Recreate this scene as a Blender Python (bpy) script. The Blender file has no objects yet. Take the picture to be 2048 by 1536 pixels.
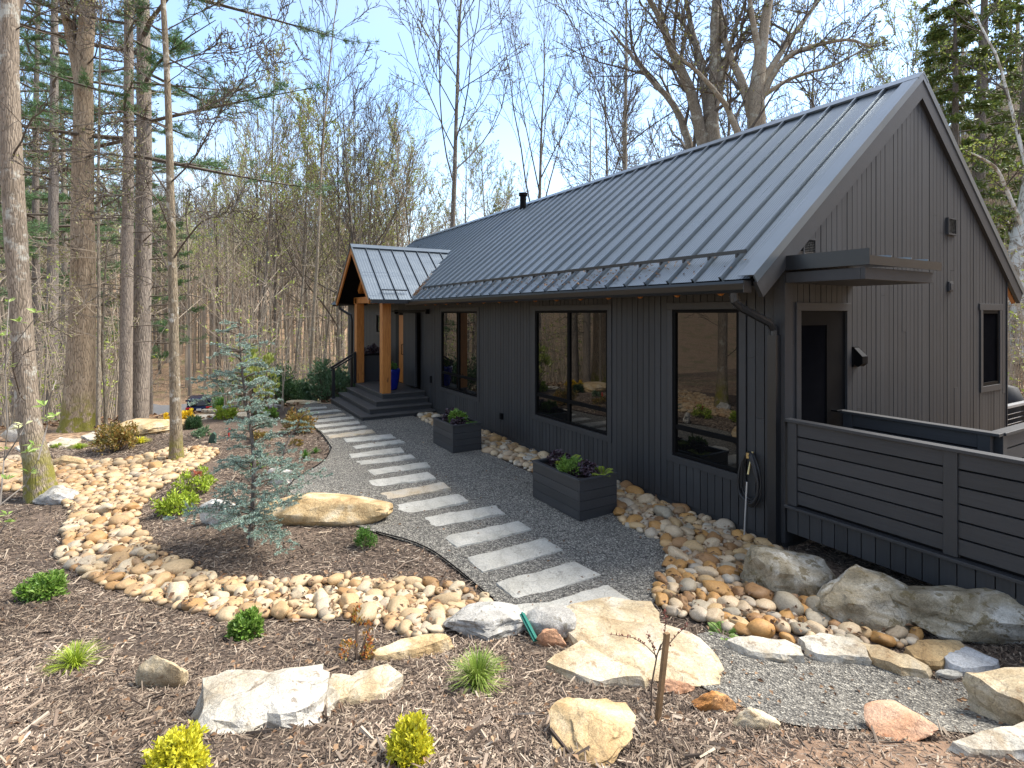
import bpy, bmesh, math, random
import numpy as np
from mathutils import Vector, noise
from mathutils.geometry import delaunay_2d_cdt

S = bpy.context.scene
COL = S.collection
RAD = math.radians

# ------------------------------------------------------------------ camera, sky, sun, exposure
FPX, CXP, YH, CZ = 1083.0, 1024.0, 627.0, 2.55
YAW = math.atan((1024 - 382) / FPX)
cam_data = bpy.data.cameras.new("camera")
cam_data.sensor_width = 36.0
cam_data.lens = 36.0 * FPX / 2048.0
cam_data.shift_y = -(768 - YH) / 2048.0
cam_data.clip_start = 0.05
cam_data.clip_end = 2000
cam = bpy.data.objects.new("camera", cam_data)
COL.objects.link(cam)
cam.location = (0, 0, CZ)
cam.rotation_euler = (RAD(90), 0, -YAW)
S.camera = cam

SUN_EL, SUN_AZ = 51.0, 104.0          # azimuth clockwise from +Y: hazy light from the right, high
world = bpy.data.worlds.new("World")
S.world = world
world.use_nodes = True
wn = world.node_tree
for n in list(wn.nodes):
    wn.nodes.remove(n)
w_out = wn.nodes.new("ShaderNodeOutputWorld")
w_bg = wn.nodes.new("ShaderNodeBackground")
w_sky = wn.nodes.new("ShaderNodeTexSky")
w_sky.sky_type = 'NISHITA'
w_sky.sun_disc = False
w_sky.sun_elevation = RAD(SUN_EL)
w_sky.sun_rotation = RAD(SUN_AZ)
w_sky.air_density = 1.2
w_sky.dust_density = 0.6
w_sky.ozone_density = 3.2
w_co = wn.nodes.new("ShaderNodeTexCoord")
w_sep = wn.nodes.new("ShaderNodeSeparateXYZ")
w_noise = wn.nodes.new("ShaderNodeTexNoise")
w_noise.inputs['Scale'].default_value = 2.2
w_noise.inputs['Detail'].default_value = 6
w_add = wn.nodes.new("ShaderNodeMath"); w_add.operation = 'MULTIPLY_ADD'
w_ramp = wn.nodes.new("ShaderNodeValToRGB")
_re = w_ramp.color_ramp.elements           # white haze low down, clear blue between, thin veil of cloud overhead
while len(_re) < 5: _re.new(.5)
for _e, (_p, _v) in zip(_re, ((.17, .9), (.40, .22), (.56, .03), (.74, .30), (.92, .62))):
    _e.position = _p; _e.color = (_v, _v, _v, 1)
w_mix = wn.nodes.new("ShaderNodeMix"); w_mix.data_type = 'RGBA'
w_mix.inputs[7].default_value = (2.6, 2.56, 2.52, 1)        # thin bright cloud towards the horizon
wn.links.new(w_co.outputs['Generated'], w_sep.inputs[0])
wn.links.new(w_co.outputs['Generated'], w_noise.inputs['Vector'])
w_add.inputs[1].default_value = 0.35
wn.links.new(w_noise.outputs[0], w_add.inputs[0])
wn.links.new(w_sep.outputs[2], w_add.inputs[2])
wn.links.new(w_add.outputs[0], w_ramp.inputs[0])
wn.links.new(w_ramp.outputs[0], w_mix.inputs[0])
wn.links.new(w_sky.outputs[0], w_mix.inputs[6])
wn.links.new(w_mix.outputs[2], w_bg.inputs[0])
w_bg.inputs[1].default_value = 0.14
wn.links.new(w_bg.outputs[0], w_out.inputs[0])

sun_d = bpy.data.lights.new("sun", 'SUN')
sun_d.energy = 3.1
sun_d.angle = RAD(28)
sun_d.color = (1.0, 0.95, 0.87)
sun = bpy.data.objects.new("sun", sun_d)
COL.objects.link(sun)
_sd = Vector((math.sin(RAD(SUN_AZ)) * math.cos(RAD(SUN_EL)), math.cos(RAD(SUN_AZ)) * math.cos(RAD(SUN_EL)), math.sin(RAD(SUN_EL))))
sun.rotation_euler = _sd.to_track_quat('Z', 'Y').to_euler()
sun.location = (20, -10, 30)

S.view_settings.view_transform = 'Standard'
S.view_settings.look = 'None'
S.view_settings.exposure = 1.56
S.view_settings.gamma = 1

# ------------------------------------------------------------------ pixel helpers
RV = np.array([math.cos(YAW), -math.sin(YAW), 0.0])
FV = np.array([math.sin(YAW), math.cos(YAW), 0.0])

def ray(px, py):
    v = RV * ((px - CXP) / FPX) + FV
    v = v.copy(); v[2] = -(py - YH) / FPX
    return v
def at(px, py, w):                      # point at camera depth w
    return np.array([0, 0, CZ]) + ray(px, py) * w
def onz(px, py, z):
    r = ray(px, py)
    return np.array([0, 0, CZ]) + r * ((z - CZ) / r[2])

# ------------------------------------------------------------------ terrain
_CP = [(1095,1165,0),(900,1030,0),(780,930,0),(700,860,-.01),(620,815,-.05),(1250,1000,.02),(1450,1090,.03),(1560,1180,.02),(1700,1280,.06),
 (1350,1180,.03),(1250,1260,.08),(1500,1330,.11),(1700,1400,.13),(1900,1430,.15),(2048,1450,.15),(700,1110,.06),(480,1090,.08),(350,1080,.05),
 (600,960,.05),(500,880,.05),(400,860,0),(300,880,-.02),(150,900,-.03),(20,900,-.03),(900,1220,.03),(600,1200,0),(400,1180,-.02),(220,1120,-.05),
 (200,1040,-.06),(300,950,-.06),(100,950,-.06),(30,960,-.05),(85,1190,.1),(300,1250,.14),(490,1275,.15),(720,1310,.22),(900,1300,.2),(1030,1290,.18),
 (0,1300,.28),(150,1330,.33),(310,1380,.4),(560,1440,.5),(900,1390,.42),(1100,1380,.34),(1310,1440,.36),(0,1536,.72),(400,1536,.74),(800,1536,.74),
 (1200,1536,.66),(1500,1520,.47),(1800,1520,.40),(2048,1530,.36)]
_P = [tuple(onz(a, b, z)[:2]) + (z,) for a, b, z in _CP]
_P += [(0,0,.95),(0,-3,1.),(3,-2,.7),(-3,1,.9),(-4,5,.35),(-5,10,0),(8,10,0),(8,20,0),(12,3,0),(8,0,.15),(12,12,0),(6.3,2.5,.04),(6,12,0),(1.5,13,-.03),(-2,14,-.05),(5.3,14,-.05)]
_P = np.array(_P)
def _phi(r2): return np.sqrt(r2 + 0.16)
_A = _phi(((_P[:, None, :2] - _P[None, :, :2]) ** 2).sum(-1)) + np.eye(len(_P)) * -0.004
_n = len(_P)
_K = np.zeros((_n + 1, _n + 1)); _K[:_n, :_n] = _A; _K[:_n, _n] = 1; _K[_n, :_n] = 1
_W = np.linalg.solve(_K, np.append(_P[:, 2], 0))
def sstep(a, b, x):
    t = np.clip((x - a) / (b - a), 0, 1); return t * t * (3 - 2 * t)
def height(x, y):
    x = np.atleast_1d(np.asarray(x, float)); y = np.atleast_1d(np.asarray(y, float))
    zn = np.zeros(x.shape)
    for s in range(0, x.size, 20000):
        xs, ys = x.ravel()[s:s + 20000], y.ravel()[s:s + 20000]
        zn.ravel()[s:s + 20000] = _phi((xs[:, None] - _P[None, :, 0]) ** 2 + (ys[:, None] - _P[None, :, 1]) ** 2) @ _W[:_n] + _W[_n]
    zn = np.clip(zn, -.3, 1.05)
    zl = np.interp(y, [-60, -5, 3, 14, 16.8, 20, 35, 52, 67, 82, 170, 400], [2, 1, .0, -.05, -.12, -.75, -3.7, -6.25, -6.25, -4, 16, 46])
    zl = zl + 0.25 * np.sin(x * .31 + 1) * np.cos(y * .23) * sstep(16, 26, y)
    zr = np.clip(x - 20, 0, 75) * .58 * sstep(.62, .22, np.clip(y, .1, None) / np.clip(x, 1, None))
    zf = zl + zr + 0.12 * np.sin(x * 1.1) * np.cos(y * .9) * sstep(15, 25, np.hypot(x, y))
    dx = np.maximum(np.maximum(-4 - x, x - 13), 0); dy = np.maximum(np.maximum(-2.5 - y, y - 13.5), 0)
    k = sstep(0, 3.5, np.hypot(dx, dy))
    return zn * (1 - k) + zf * k
def h1(x, y): return float(height(x, y)[0])
def G(px, py, off=0.0):                 # where the sight line of a pixel meets the ground (+off)
    r = ray(px, py); t = np.concatenate([np.linspace(1.5, 20, 400), np.linspace(20.2, 120, 500)])
    z = CZ + r[2] * t - height(r[0] * t, r[1] * t) - off
    i = int(np.argmax(z < 0)) if (z < 0).any() else len(t) - 1
    i = max(i, 1)
    a, b = t[i - 1], t[i]
    za, zb = z[i - 1], z[i]
    tt = a + (b - a) * za / (za - zb) if za != zb else a
    return np.array([r[0] * tt, r[1] * tt, CZ + r[2] * tt]), tt

# ------------------------------------------------------------------ mesh helpers
def tagged(o, label=None, cat=None, group=None, kind=None):
    if label: o["label"] = label
    if cat: o["category"] = cat
    if group: o["group"] = group
    if kind: o["kind"] = kind
    return o
def empty(name, loc, label=None, cat=None, group=None):
    o = bpy.data.objects.new(name, None); o.empty_display_size = .2
    o.location = Vector([float(v) for v in loc]); COL.objects.link(o)
    return tagged(o, label, cat, group)

class MB:
    def __init__(s): s.v = []; s.n = 0; s.q = []; s.t = []; s.qm = []; s.tm = []; s.ng = []
    def add(s, v, q=None, t=None, m=0):
        v = np.asarray(v, float).reshape(-1, 3)
        if q is not None and len(q): q = np.asarray(q, int) + s.n; s.q.append(q); s.qm.append(np.full(len(q), m))
        if t is not None and len(t): t = np.asarray(t, int) + s.n; s.t.append(t); s.tm.append(np.full(len(t), m))
        s.v.append(v); s.n += len(v)
    def box(s, x0, x1, y0, y1, z0, z1, m=0):
        v = [(x, y, z) for z in (z0, z1) for x, y in ((x0, y0), (x1, y0), (x1, y1), (x0, y1))]
        s.add(v, [(3, 2, 1, 0), (4, 5, 6, 7), (0, 1, 5, 4), (1, 2, 6, 5), (2, 3, 7, 6), (3, 0, 4, 7)], m=m)
    def bar(s, p, q, wu, wv, up=(0, 0, 1), m=0):      # square bar from p to q
        p = np.array(p, float); q = np.array(q, float); d = q - p; d /= np.linalg.norm(d)
        a = np.cross(d, up); a /= np.linalg.norm(a); b = np.cross(a, d)
        v = [e + a * sx * wu / 2 + b * sy * wv / 2 for e in (p, q) for sx, sy in ((-1, -1), (1, -1), (1, 1), (-1, 1))]
        s.add(v, [(3, 2, 1, 0), (4, 5, 6, 7), (0, 1, 5, 4), (1, 2, 6, 5), (2, 3, 7, 6), (3, 0, 4, 7)], m=m)
    def prism(s, pts, axis, a0, a1, m=0):             # convex 2D polygon extruded along x or y (pts are (y,z) or (x,z))
        n = len(pts)
        f = (lambda p, a: (a, p[0], p[1])) if axis == 'x' else (lambda p, a: (p[0], a, p[1]))
        v = [f(p, a0) for p in pts] + [f(p, a1) for p in pts]
        s.add(v, [(i, (i + 1) % n, n + (i + 1) % n, n + i) for i in range(n)], [(0, i, i + 1) for i in range(1, n - 1)] + [(n, n + i + 1, n + i) for i in range(1, n - 1)], m=m)
    def tube(s, pts, rad, k=6, m=0, cap=False):
        pts = np.asarray(pts, float); n = len(pts); rad = np.broadcast_to(np.asarray(rad, float), (n,))
        d = np.gradient(pts, axis=0); d /= np.linalg.norm(d, axis=1)[:, None] + 1e-9
        ref = np.array([.31, .95, .1]) if abs(d[0][2]) > .7 else np.array([.1, .12, 1.])
        a = np.cross(d, ref); a /= np.linalg.norm(a, axis=1)[:, None] + 1e-9
        b = np.cross(d, a)
        th = np.arange(k) * 2 * math.pi / k
        v = pts[:, None] + rad[:, None, None] * (a[:, None] * np.cos(th)[None, :, None] + b[:, None] * np.sin(th)[None, :, None])
        i = np.arange(n - 1)[:, None] * k; j = np.arange(k)[None]; j2 = (j + 1) % k
        q = np.stack([i + j, i + j2, i + k + j2, i + k + j], -1).reshape(-1, 4)
        t = []
        if cap: t = [(0, x + 1, x) for x in range(1, k - 1)] + [((n - 1) * k, (n - 1) * k + x, (n - 1) * k + x + 1) for x in range(1, k - 1)]
        s.add(v.reshape(-1, 3), q, t, m)
    def lathe(s, c, prof, k=20, m=0):                 # prof: (r,z)
        th = np.arange(k) * 2 * math.pi / k
        v = [(c[0] + r * math.cos(a), c[1] + r * math.sin(a), c[2] + z) for r, z in prof for a in th]
        q = [(i * k + j, i * k + (j + 1) % k, (i + 1) * k + (j + 1) % k, (i + 1) * k + j) for i in range(len(prof) - 1) for j in range(k)]
        s.add(v, q, m=m)
    def leaves(s, P, D, U, L, W, m=0, fold=.25):      # pointed leaves: base P, direction D, side from up U, lengths and widths
        P = np.asarray(P, float); n = len(P)
        if not n: return
        D = D / (np.linalg.norm(D, axis=1)[:, None] + 1e-9)
        sd = np.cross(D, U); sd /= np.linalg.norm(sd, axis=1)[:, None] + 1e-9
        nn = np.cross(sd, D)
        L = np.broadcast_to(np.asarray(L, float), (n,))[:, None]; W = np.broadcast_to(np.asarray(W, float), (n,))[:, None]
        v = np.stack([P, P + D * L * .5 + sd * W * .5 + nn * W * fold, P + D * L, P + D * L * .5 - sd * W * .5 + nn * W * fold], 1)
        o = np.arange(n)[:, None] * 4
        s.add(v.reshape(-1, 3), None, np.concatenate([o + np.array([[0, 1, 2]]), o + np.array([[0, 2, 3]])]), m)
    def mesh(s, name, mats, smooth=False, origin=(0, 0, 0)):
        me = bpy.data.meshes.new(name)
        v = np.concatenate(s.v) - np.asarray(origin, float)
        q = np.concatenate(s.q) if s.q else np.zeros((0, 4), int)
        t = np.concatenate(s.t) if s.t else np.zeros((0, 3), int)
        me.vertices.add(len(v)); me.vertices.foreach_set('co', v.astype(np.float32).ravel())
        nl = q.size + t.size; me.loops.add(nl)
        me.loops.foreach_set('vertex_index', np.concatenate([q.ravel(), t.ravel()]).astype(np.int32))
        me.polygons.add(len(q) + len(t))
        me.polygons.foreach_set('loop_start', np.concatenate([np.arange(len(q)) * 4, q.size + np.arange(len(t)) * 3]).astype(np.int32))
        mi = np.concatenate((s.qm or [np.zeros(0)]) + (s.tm or [np.zeros(0)])).astype(np.int32)
        me.polygons.foreach_set('material_index', mi)
        me.polygons.foreach_set('use_smooth', np.full(len(mi), bool(smooth)))
        for m in (mats if isinstance(mats, (list, tuple)) else [mats]): me.materials.append(m)
        me.update(calc_edges=True); me.validate()
        return me
    def build(s, name, mats, parent=None, smooth=False, origin=None, bevel=0):
        if parent is not None and origin is None:
            origin = np.zeros(3); p = parent
            while p is not None: origin = origin + np.array(p.location); p = p.parent
            loc = (0, 0, 0)
        elif origin is None: origin = (0, 0, 0); loc = (0, 0, 0)
        else: loc = origin
        o = bpy.data.objects.new(name, s.mesh(name, mats, smooth, origin))
        if parent is not None: o.parent = parent
        else: o.location = [float(a) for a in loc]
        COL.objects.link(o)
        if bevel:
            b = o.modifiers.new('bevel', 'BEVEL'); b.width = bevel; b.segments = 2; b.limit_method = 'ANGLE'
        return o

# ------------------------------------------------------------------ materials
def nmat(name):
    m = bpy.data.materials.new(name); m.use_nodes = True
    nt = m.node_tree; b = nt.nodes['Principled BSDF']
    return m, nt, b
def N(nt, ty, **kw):
    n = nt.nodes.new(ty)
    for k, v in kw.items():
        if k in n.inputs: n.inputs[k].default_value = v
        else: setattr(n, k, v)
    return n
def ramp(nt, fac, stops, interp='LINEAR'):
    r = nt.nodes.new('ShaderNodeValToRGB'); r.color_ramp.interpolation = interp
    e = r.color_ramp.elements
    while len(e) < len(stops): e.new(.5)
    for k, (p, c) in enumerate(stops):
        e[k].position = p; e[k].color = tuple(c) + (1,) if len(c) == 3 else c
    nt.links.new(fac, r.inputs[0]); return r.outputs[0]
def mixc(nt, fac, a, b, mode='MIX'):
    n = nt.nodes.new('ShaderNodeMix'); n.data_type = 'RGBA'; n.blend_type = mode
    for sock, v in ((n.inputs[0], fac), (n.inputs[6], a), (n.inputs[7], b)):
        if hasattr(v, 'default_value') and hasattr(v, 'links'): nt.links.new(v, sock)
        elif isinstance(v, (int, float)): sock.default_value = v
        else: sock.default_value = tuple(v) + (1,) if len(v) == 3 else v
    return n.outputs[2]
def coords(nt, scale=(1, 1, 1), kind='Object', rot=(0, 0, 0)):
    c = nt.nodes.new('ShaderNodeTexCoord'); mp = nt.nodes.new('ShaderNodeMapping')
    mp.inputs['Scale'].default_value = scale; mp.inputs['Rotation'].default_value = rot
    nt.links.new(c.outputs[kind], mp.inputs[0]); return mp.outputs[0]
def noise_t(nt, vec, scale, detail=4, rough=.6, dist=0):
    n = N(nt, 'ShaderNodeTexNoise', Scale=scale, Detail=detail, Roughness=rough, Distortion=dist); nt.links.new(vec, n.inputs['Vector']); return n.outputs[0]
def bump(nt, b, hgt, strength=.4, dist=.02):
    n = N(nt, 'ShaderNodeBump', Strength=strength, Distance=dist); nt.links.new(hgt, n.inputs['Height']); nt.links.new(n.outputs[0], b.inputs['Normal'])
def setc(nt, b, c):
    if hasattr(c, 'links'): nt.links.new(c, b.inputs['Base Color'])
    else: b.inputs['Base Color'].default_value = tuple(c) + (1,)
def island(nt): return nt.nodes.new('ShaderNodeNewGeometry').outputs['Random Per Island']

def m_plain(name, c, rough=.5, metal=0, var=.12, scale=6, bmp=.05, spec=.5):
    m, nt, b = nmat(name); v = coords(nt)
    n = noise_t(nt, v, scale, 5)
    setc(nt, b, ramp(nt, n, [(.3, [x * (1 - var) for x in c]), (.7, [min(1, x * (1 + var)) for x in c])]))
    b.inputs['Roughness'].default_value = rough; b.inputs['Metallic'].default_value = metal; b.inputs['Specular IOR Level'].default_value = spec
    if bmp: bump(nt, b, noise_t(nt, v, scale * 8, 4), bmp, .01)
    return m
def m_boards(name, c, axis='z', rough=.6, var=.18):   # painted sawn boards: grain along one axis, each board its own tone
    m, nt, b = nmat(name)
    sc = {'z': (60, 60, 3), 'y': (60, 3, 60), 'x': (3, 60, 60)}[axis]
    v = coords(nt, sc); g = noise_t(nt, v, 1, 6, .7)
    big = noise_t(nt, coords(nt), 1.3, 5)
    isl = island(nt)
    c1 = ramp(nt, isl, [(0, [x * (1 - var) for x in c]), (1, [x * (1 + var) for x in c])])
    c2 = mixc(nt, .5, c1, ramp(nt, g, [(.3, (.55, .55, .55)), (.7, (1.25, 1.25, 1.25))]), 'MULTIPLY')
    c3 = mixc(nt, .35, c2, ramp(nt, big, [(.3, (.7, .7, .7)), (.7, (1.3, 1.28, 1.25))]), 'MULTIPLY')
    setc(nt, b, c3); b.inputs['Roughness'].default_value = rough
    bump(nt, b, g, .35, .004); return m
def m_leaf(name, cols, rough=.5, trans=.25):
    m, nt, b = nmat(name)
    c = ramp(nt, island(nt), [(i / max(1, len(cols) - 1), k) for i, k in enumerate(cols)])
    n = noise_t(nt, coords(nt), 3, 3)
    c = mixc(nt, .5, c, ramp(nt, n, [(.3, (.6, .6, .6)), (.7, (1.35, 1.35, 1.2))]), 'MULTIPLY')
    setc(nt, b, c); b.inputs['Roughness'].default_value = rough
    if trans:
        tr = nt.nodes.new('ShaderNodeBsdfTranslucent'); nt.links.new(c, tr.inputs[0])
        mx = nt.nodes.new('ShaderNodeMixShader'); mx.inputs[0].default_value = trans
        nt.links.new(b.outputs[0], mx.inputs[1]); nt.links.new(tr.outputs[0], mx.inputs[2])
        nt.links.new(mx.outputs[0], nt.nodes['Material Output'].inputs[0])
    return m
def m_bark(name, c1, c2, lichen=None, moss=False, vs=5, mott=None, mossh=1.2):
    m, nt, b = nmat(name)
    v = coords(nt, (14, 14, 2.2)); f = noise_t(nt, v, vs * .35, 6, .7, .6)
    vo = N(nt, 'ShaderNodeTexVoronoi', Scale=vs * .55); vo.feature = 'DISTANCE_TO_EDGE'; nt.links.new(v, vo.inputs['Vector'])
    col = ramp(nt, f, [(.28, c1), (.68, c2)])
    col = mixc(nt, ramp(nt, vo.outputs[0], [(0, (.75, .75, .75)), (.12, (0, 0, 0))]), col, [x * .45 for x in c1])
    o = coords(nt)
    oi = nt.nodes.new('ShaderNodeObjectInfo')
    tone = ramp(nt, oi.outputs['Random'], [(0, (.72, .70, .68)), (.5, (1, 1, 1)), (1, (1.28, 1.22, 1.12))])
    col = mixc(nt, .8, col, tone, 'MULTIPLY')
    if lichen:
        col = mixc(nt, ramp(nt, noise_t(nt, o, 3.2, 6, .65), [(.55, (0, 0, 0)), (.63, (.8, .8, .8))]), col, lichen)
    if mott:
        col = mixc(nt, ramp(nt, noise_t(nt, coords(nt, (1, 1, .6)), 5, 5, .7, 1.0), [(.46, (0, 0, 0)), (.50, (.95, .95, .95))]), col, mott)
    if moss:
        sp = nt.nodes.new('ShaderNodeSeparateXYZ'); nt.links.new(o, sp.inputs[0])
        k = ramp(nt, sp.outputs[2], [(0, (1, 1, 1)), (1, (0, 0, 0))])
        mm = nt.nodes.new('ShaderNodeMath'); mm.operation = 'MULTIPLY'; mm.inputs[1].default_value = 1.7
        mr = N(nt, 'ShaderNodeMapRange'); mr.inputs[1].default_value = 0; mr.inputs[2].default_value = mossh; mr.inputs[3].default_value = 1; mr.inputs[4].default_value = 0
        nt.links.new(sp.outputs[2], mr.inputs[0]); nt.links.new(mr.outputs[0], mm.inputs[0])
        m2 = nt.nodes.new('ShaderNodeMath'); m2.operation = 'MULTIPLY'; nt.links.new(mm.outputs[0], m2.inputs[0])
        nt.links.new(ramp(nt, noise_t(nt, o, 6, 4), [(.4, (0, 0, 0)), (.55, (1, 1, 1))]), m2.inputs[1])
        col = mixc(nt, m2.outputs[0], col, (.20, .18, .03))
    setc(nt, b, col); b.inputs['Roughness'].default_value = .9
    ad = nt.nodes.new('ShaderNodeMath'); nt.links.new(f, ad.inputs[0]); nt.links.new(vo.outputs[0], ad.inputs[1])
    bump(nt, b, ad.outputs[0], .8, .03); return m
def m_rock(name, c1, c2, c3, spots=(.2, .19, .17), sp=.62, rough=.8):
    m, nt, b = nmat(name); o = coords(nt)
    oi = nt.nodes.new('ShaderNodeObjectInfo'); va = N(nt, 'ShaderNodeVectorMath', operation='ADD')
    cb = nt.nodes.new('ShaderNodeCombineXYZ')
    ml = nt.nodes.new('ShaderNodeMath'); ml.operation = 'MULTIPLY'; ml.inputs[1].default_value = 50; nt.links.new(oi.outputs['Random'], ml.inputs[0])
    nt.links.new(ml.outputs[0], cb.inputs[0]); nt.links.new(o, va.inputs[0]); nt.links.new(cb.outputs[0], va.inputs[1]); o = va.outputs[0]
    a = noise_t(nt, o, 2.6, 6, .62, .8); d = noise_t(nt, o, 9, 8, .7, .4); fine = noise_t(nt, o, 45, 6, .7)
    col = ramp(nt, a, [(.33, c1), (.5, c2), (.66, c3)])
    wv = N(nt, 'ShaderNodeTexWave', Scale=1.4, Distortion=9.0, Detail=5.0); wv.inputs['Detail Scale'].default_value = 1.6
    nt.links.new(o, wv.inputs['Vector'])
    col = mixc(nt, .22, col, ramp(nt, wv.outputs[0], [(0, (.48, .45, .40)), (.14, (.95, .94, .92)), (1, (1.14, 1.12, 1.08))]), 'MULTIPLY')
    col = mixc(nt, ramp(nt, d, [(sp, (0, 0, 0)), (sp + .035, (.75, .75, .75))]), col, spots)
    ck = N(nt, 'ShaderNodeTexVoronoi', Scale=2.3); ck.feature = 'DISTANCE_TO_EDGE'
    wob = N(nt, 'ShaderNodeVectorMath', operation='MULTIPLY_ADD'); wob.inputs[1].default_value = (.45, .45, .45)
    nv = N(nt, 'ShaderNodeTexNoise', Scale=4.0, Detail=6.0); nt.links.new(o, nv.inputs['Vector']); nt.links.new(nv.outputs[1], wob.inputs[0]); nt.links.new(o, wob.inputs[2]); nt.links.new(wob.outputs[0], ck.inputs['Vector'])
    col = mixc(nt, ramp(nt, ck.outputs[0], [(0, (.5, .5, .5)), (.006, (.2, .2, .2)), (.016, (0, 0, 0))]), col, [x * .35 for x in spots])
    col = mixc(nt, .9, col, ramp(nt, noise_t(nt, o, 130, 3, .8), [(.3, (.62, .62, .62)), (.5, (1, 1, 1)), (.7, (1.25, 1.25, 1.25))]), 'MULTIPLY')
    col = mixc(nt, .65, col, ramp(nt, fine, [(.3, (.6, .6, .6)), (.7, (1.3, 1.3, 1.3))]), 'MULTIPLY')
    setc(nt, b, col); b.inputs['Roughness'].default_value = rough
    ad = N(nt, 'ShaderNodeMath', operation='MULTIPLY_ADD'); nt.links.new(fine, ad.inputs[0]); ad.inputs[1].default_value = .35; nt.links.new(d, ad.inputs[2])
    bump(nt, b, ad.outputs[0], .7, .03); return m

MAT = {}
MAT['siding'] = m_boards('siding paint', (.0245, .0252, .0272))
MAT['sidingx'] = m_boards('rail board paint', (.029, .029, .031), 'y')
MAT['trim'] = m_plain('trim paint', (.0245, .0252, .0275), .55, bmp=.15, scale=9)
MAT['black'] = m_plain('black paint', (.006, .006, .0065), .5, spec=.05)
MAT['gutterm'] = m_plain('gutter metal', (.012, .013, .015), .32)
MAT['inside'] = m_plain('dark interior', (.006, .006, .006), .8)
MAT['step'] = m_boards('step board', (.075, .07, .066), 'y', .55)
MAT['planter'] = m_boards('planter board', (.036, .036, .038), 'y', .5)
MAT['conc'] = m_plain('dark foundation', (.035, .034, .033), .85, var=.3)
def m_wood():
    m, nt, b = nmat('stained cedar'); v = coords(nt, (22, 22, 1.6))
    g = noise_t(nt, v, 1.6, 8, .65, .8)
    c = ramp(nt, g, [(.25, (.20, .062, .012)), (.5, (.40, .15, .03)), (.75, (.50, .21, .05))])
    k = noise_t(nt, coords(nt, (5, 5, 1.2)), 2.4, 2)
    c = mixc(nt, ramp(nt, k, [(.66, (0, 0, 0)), (.72, (.8, .8, .8))]), c, (.10, .03, .008))
    setc(nt, b, c); b.inputs['Roughness'].default_value = .45; bump(nt, b, g, .2, .004); return m
MAT['wood'] = m_wood()
def m_roof():
    m, nt, b = nmat('slate standing seam metal')
    n = noise_t(nt, coords(nt, (1, 1, 1)), .9, 6); n2 = noise_t(nt, coords(nt, (.6, 9, .6)), 1.2, 5)
    c = ramp(nt, n, [(.3, (.148, .178, .203)), (.7, (.182, .213, .240))]); setc(nt, b, c)
    c2 = ramp(nt, n2, [(.3, (.26, .26, .26)), (.7, (.36, .36, .36))])
    nt.links.new(c2, b.inputs['Roughness']); b.inputs['Metallic'].default_value = .62; b.inputs['Specular IOR Level'].default_value = .6
    bump(nt, b, n, .06, .05); return m
MAT['roof'] = m_roof()
def m_glass():
    m, nt, b = nmat('window glass')
    b.inputs['Base Color'].default_value = (.004, .004, .004, 1); b.inputs['Roughness'].default_value = .015
    b.inputs['IOR'].default_value = 1.62
    return m
MAT['glass'] = m_glass()
MAT['matte_pane'] = m_plain('dark screen', (.005, .005, .006), .6, spec=0, bmp=0)  # glossless black stands in for dark reflections on gable door and window glass
MAT['soil'] = m_plain('potting soil', (.03, .02, .014), .95, var=.5, scale=30, bmp=.8)
MAT['bluepot'] = m_plain('blue glaze', (.008, .02, .25), .08, var=.35, scale=3, bmp=.02)

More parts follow.
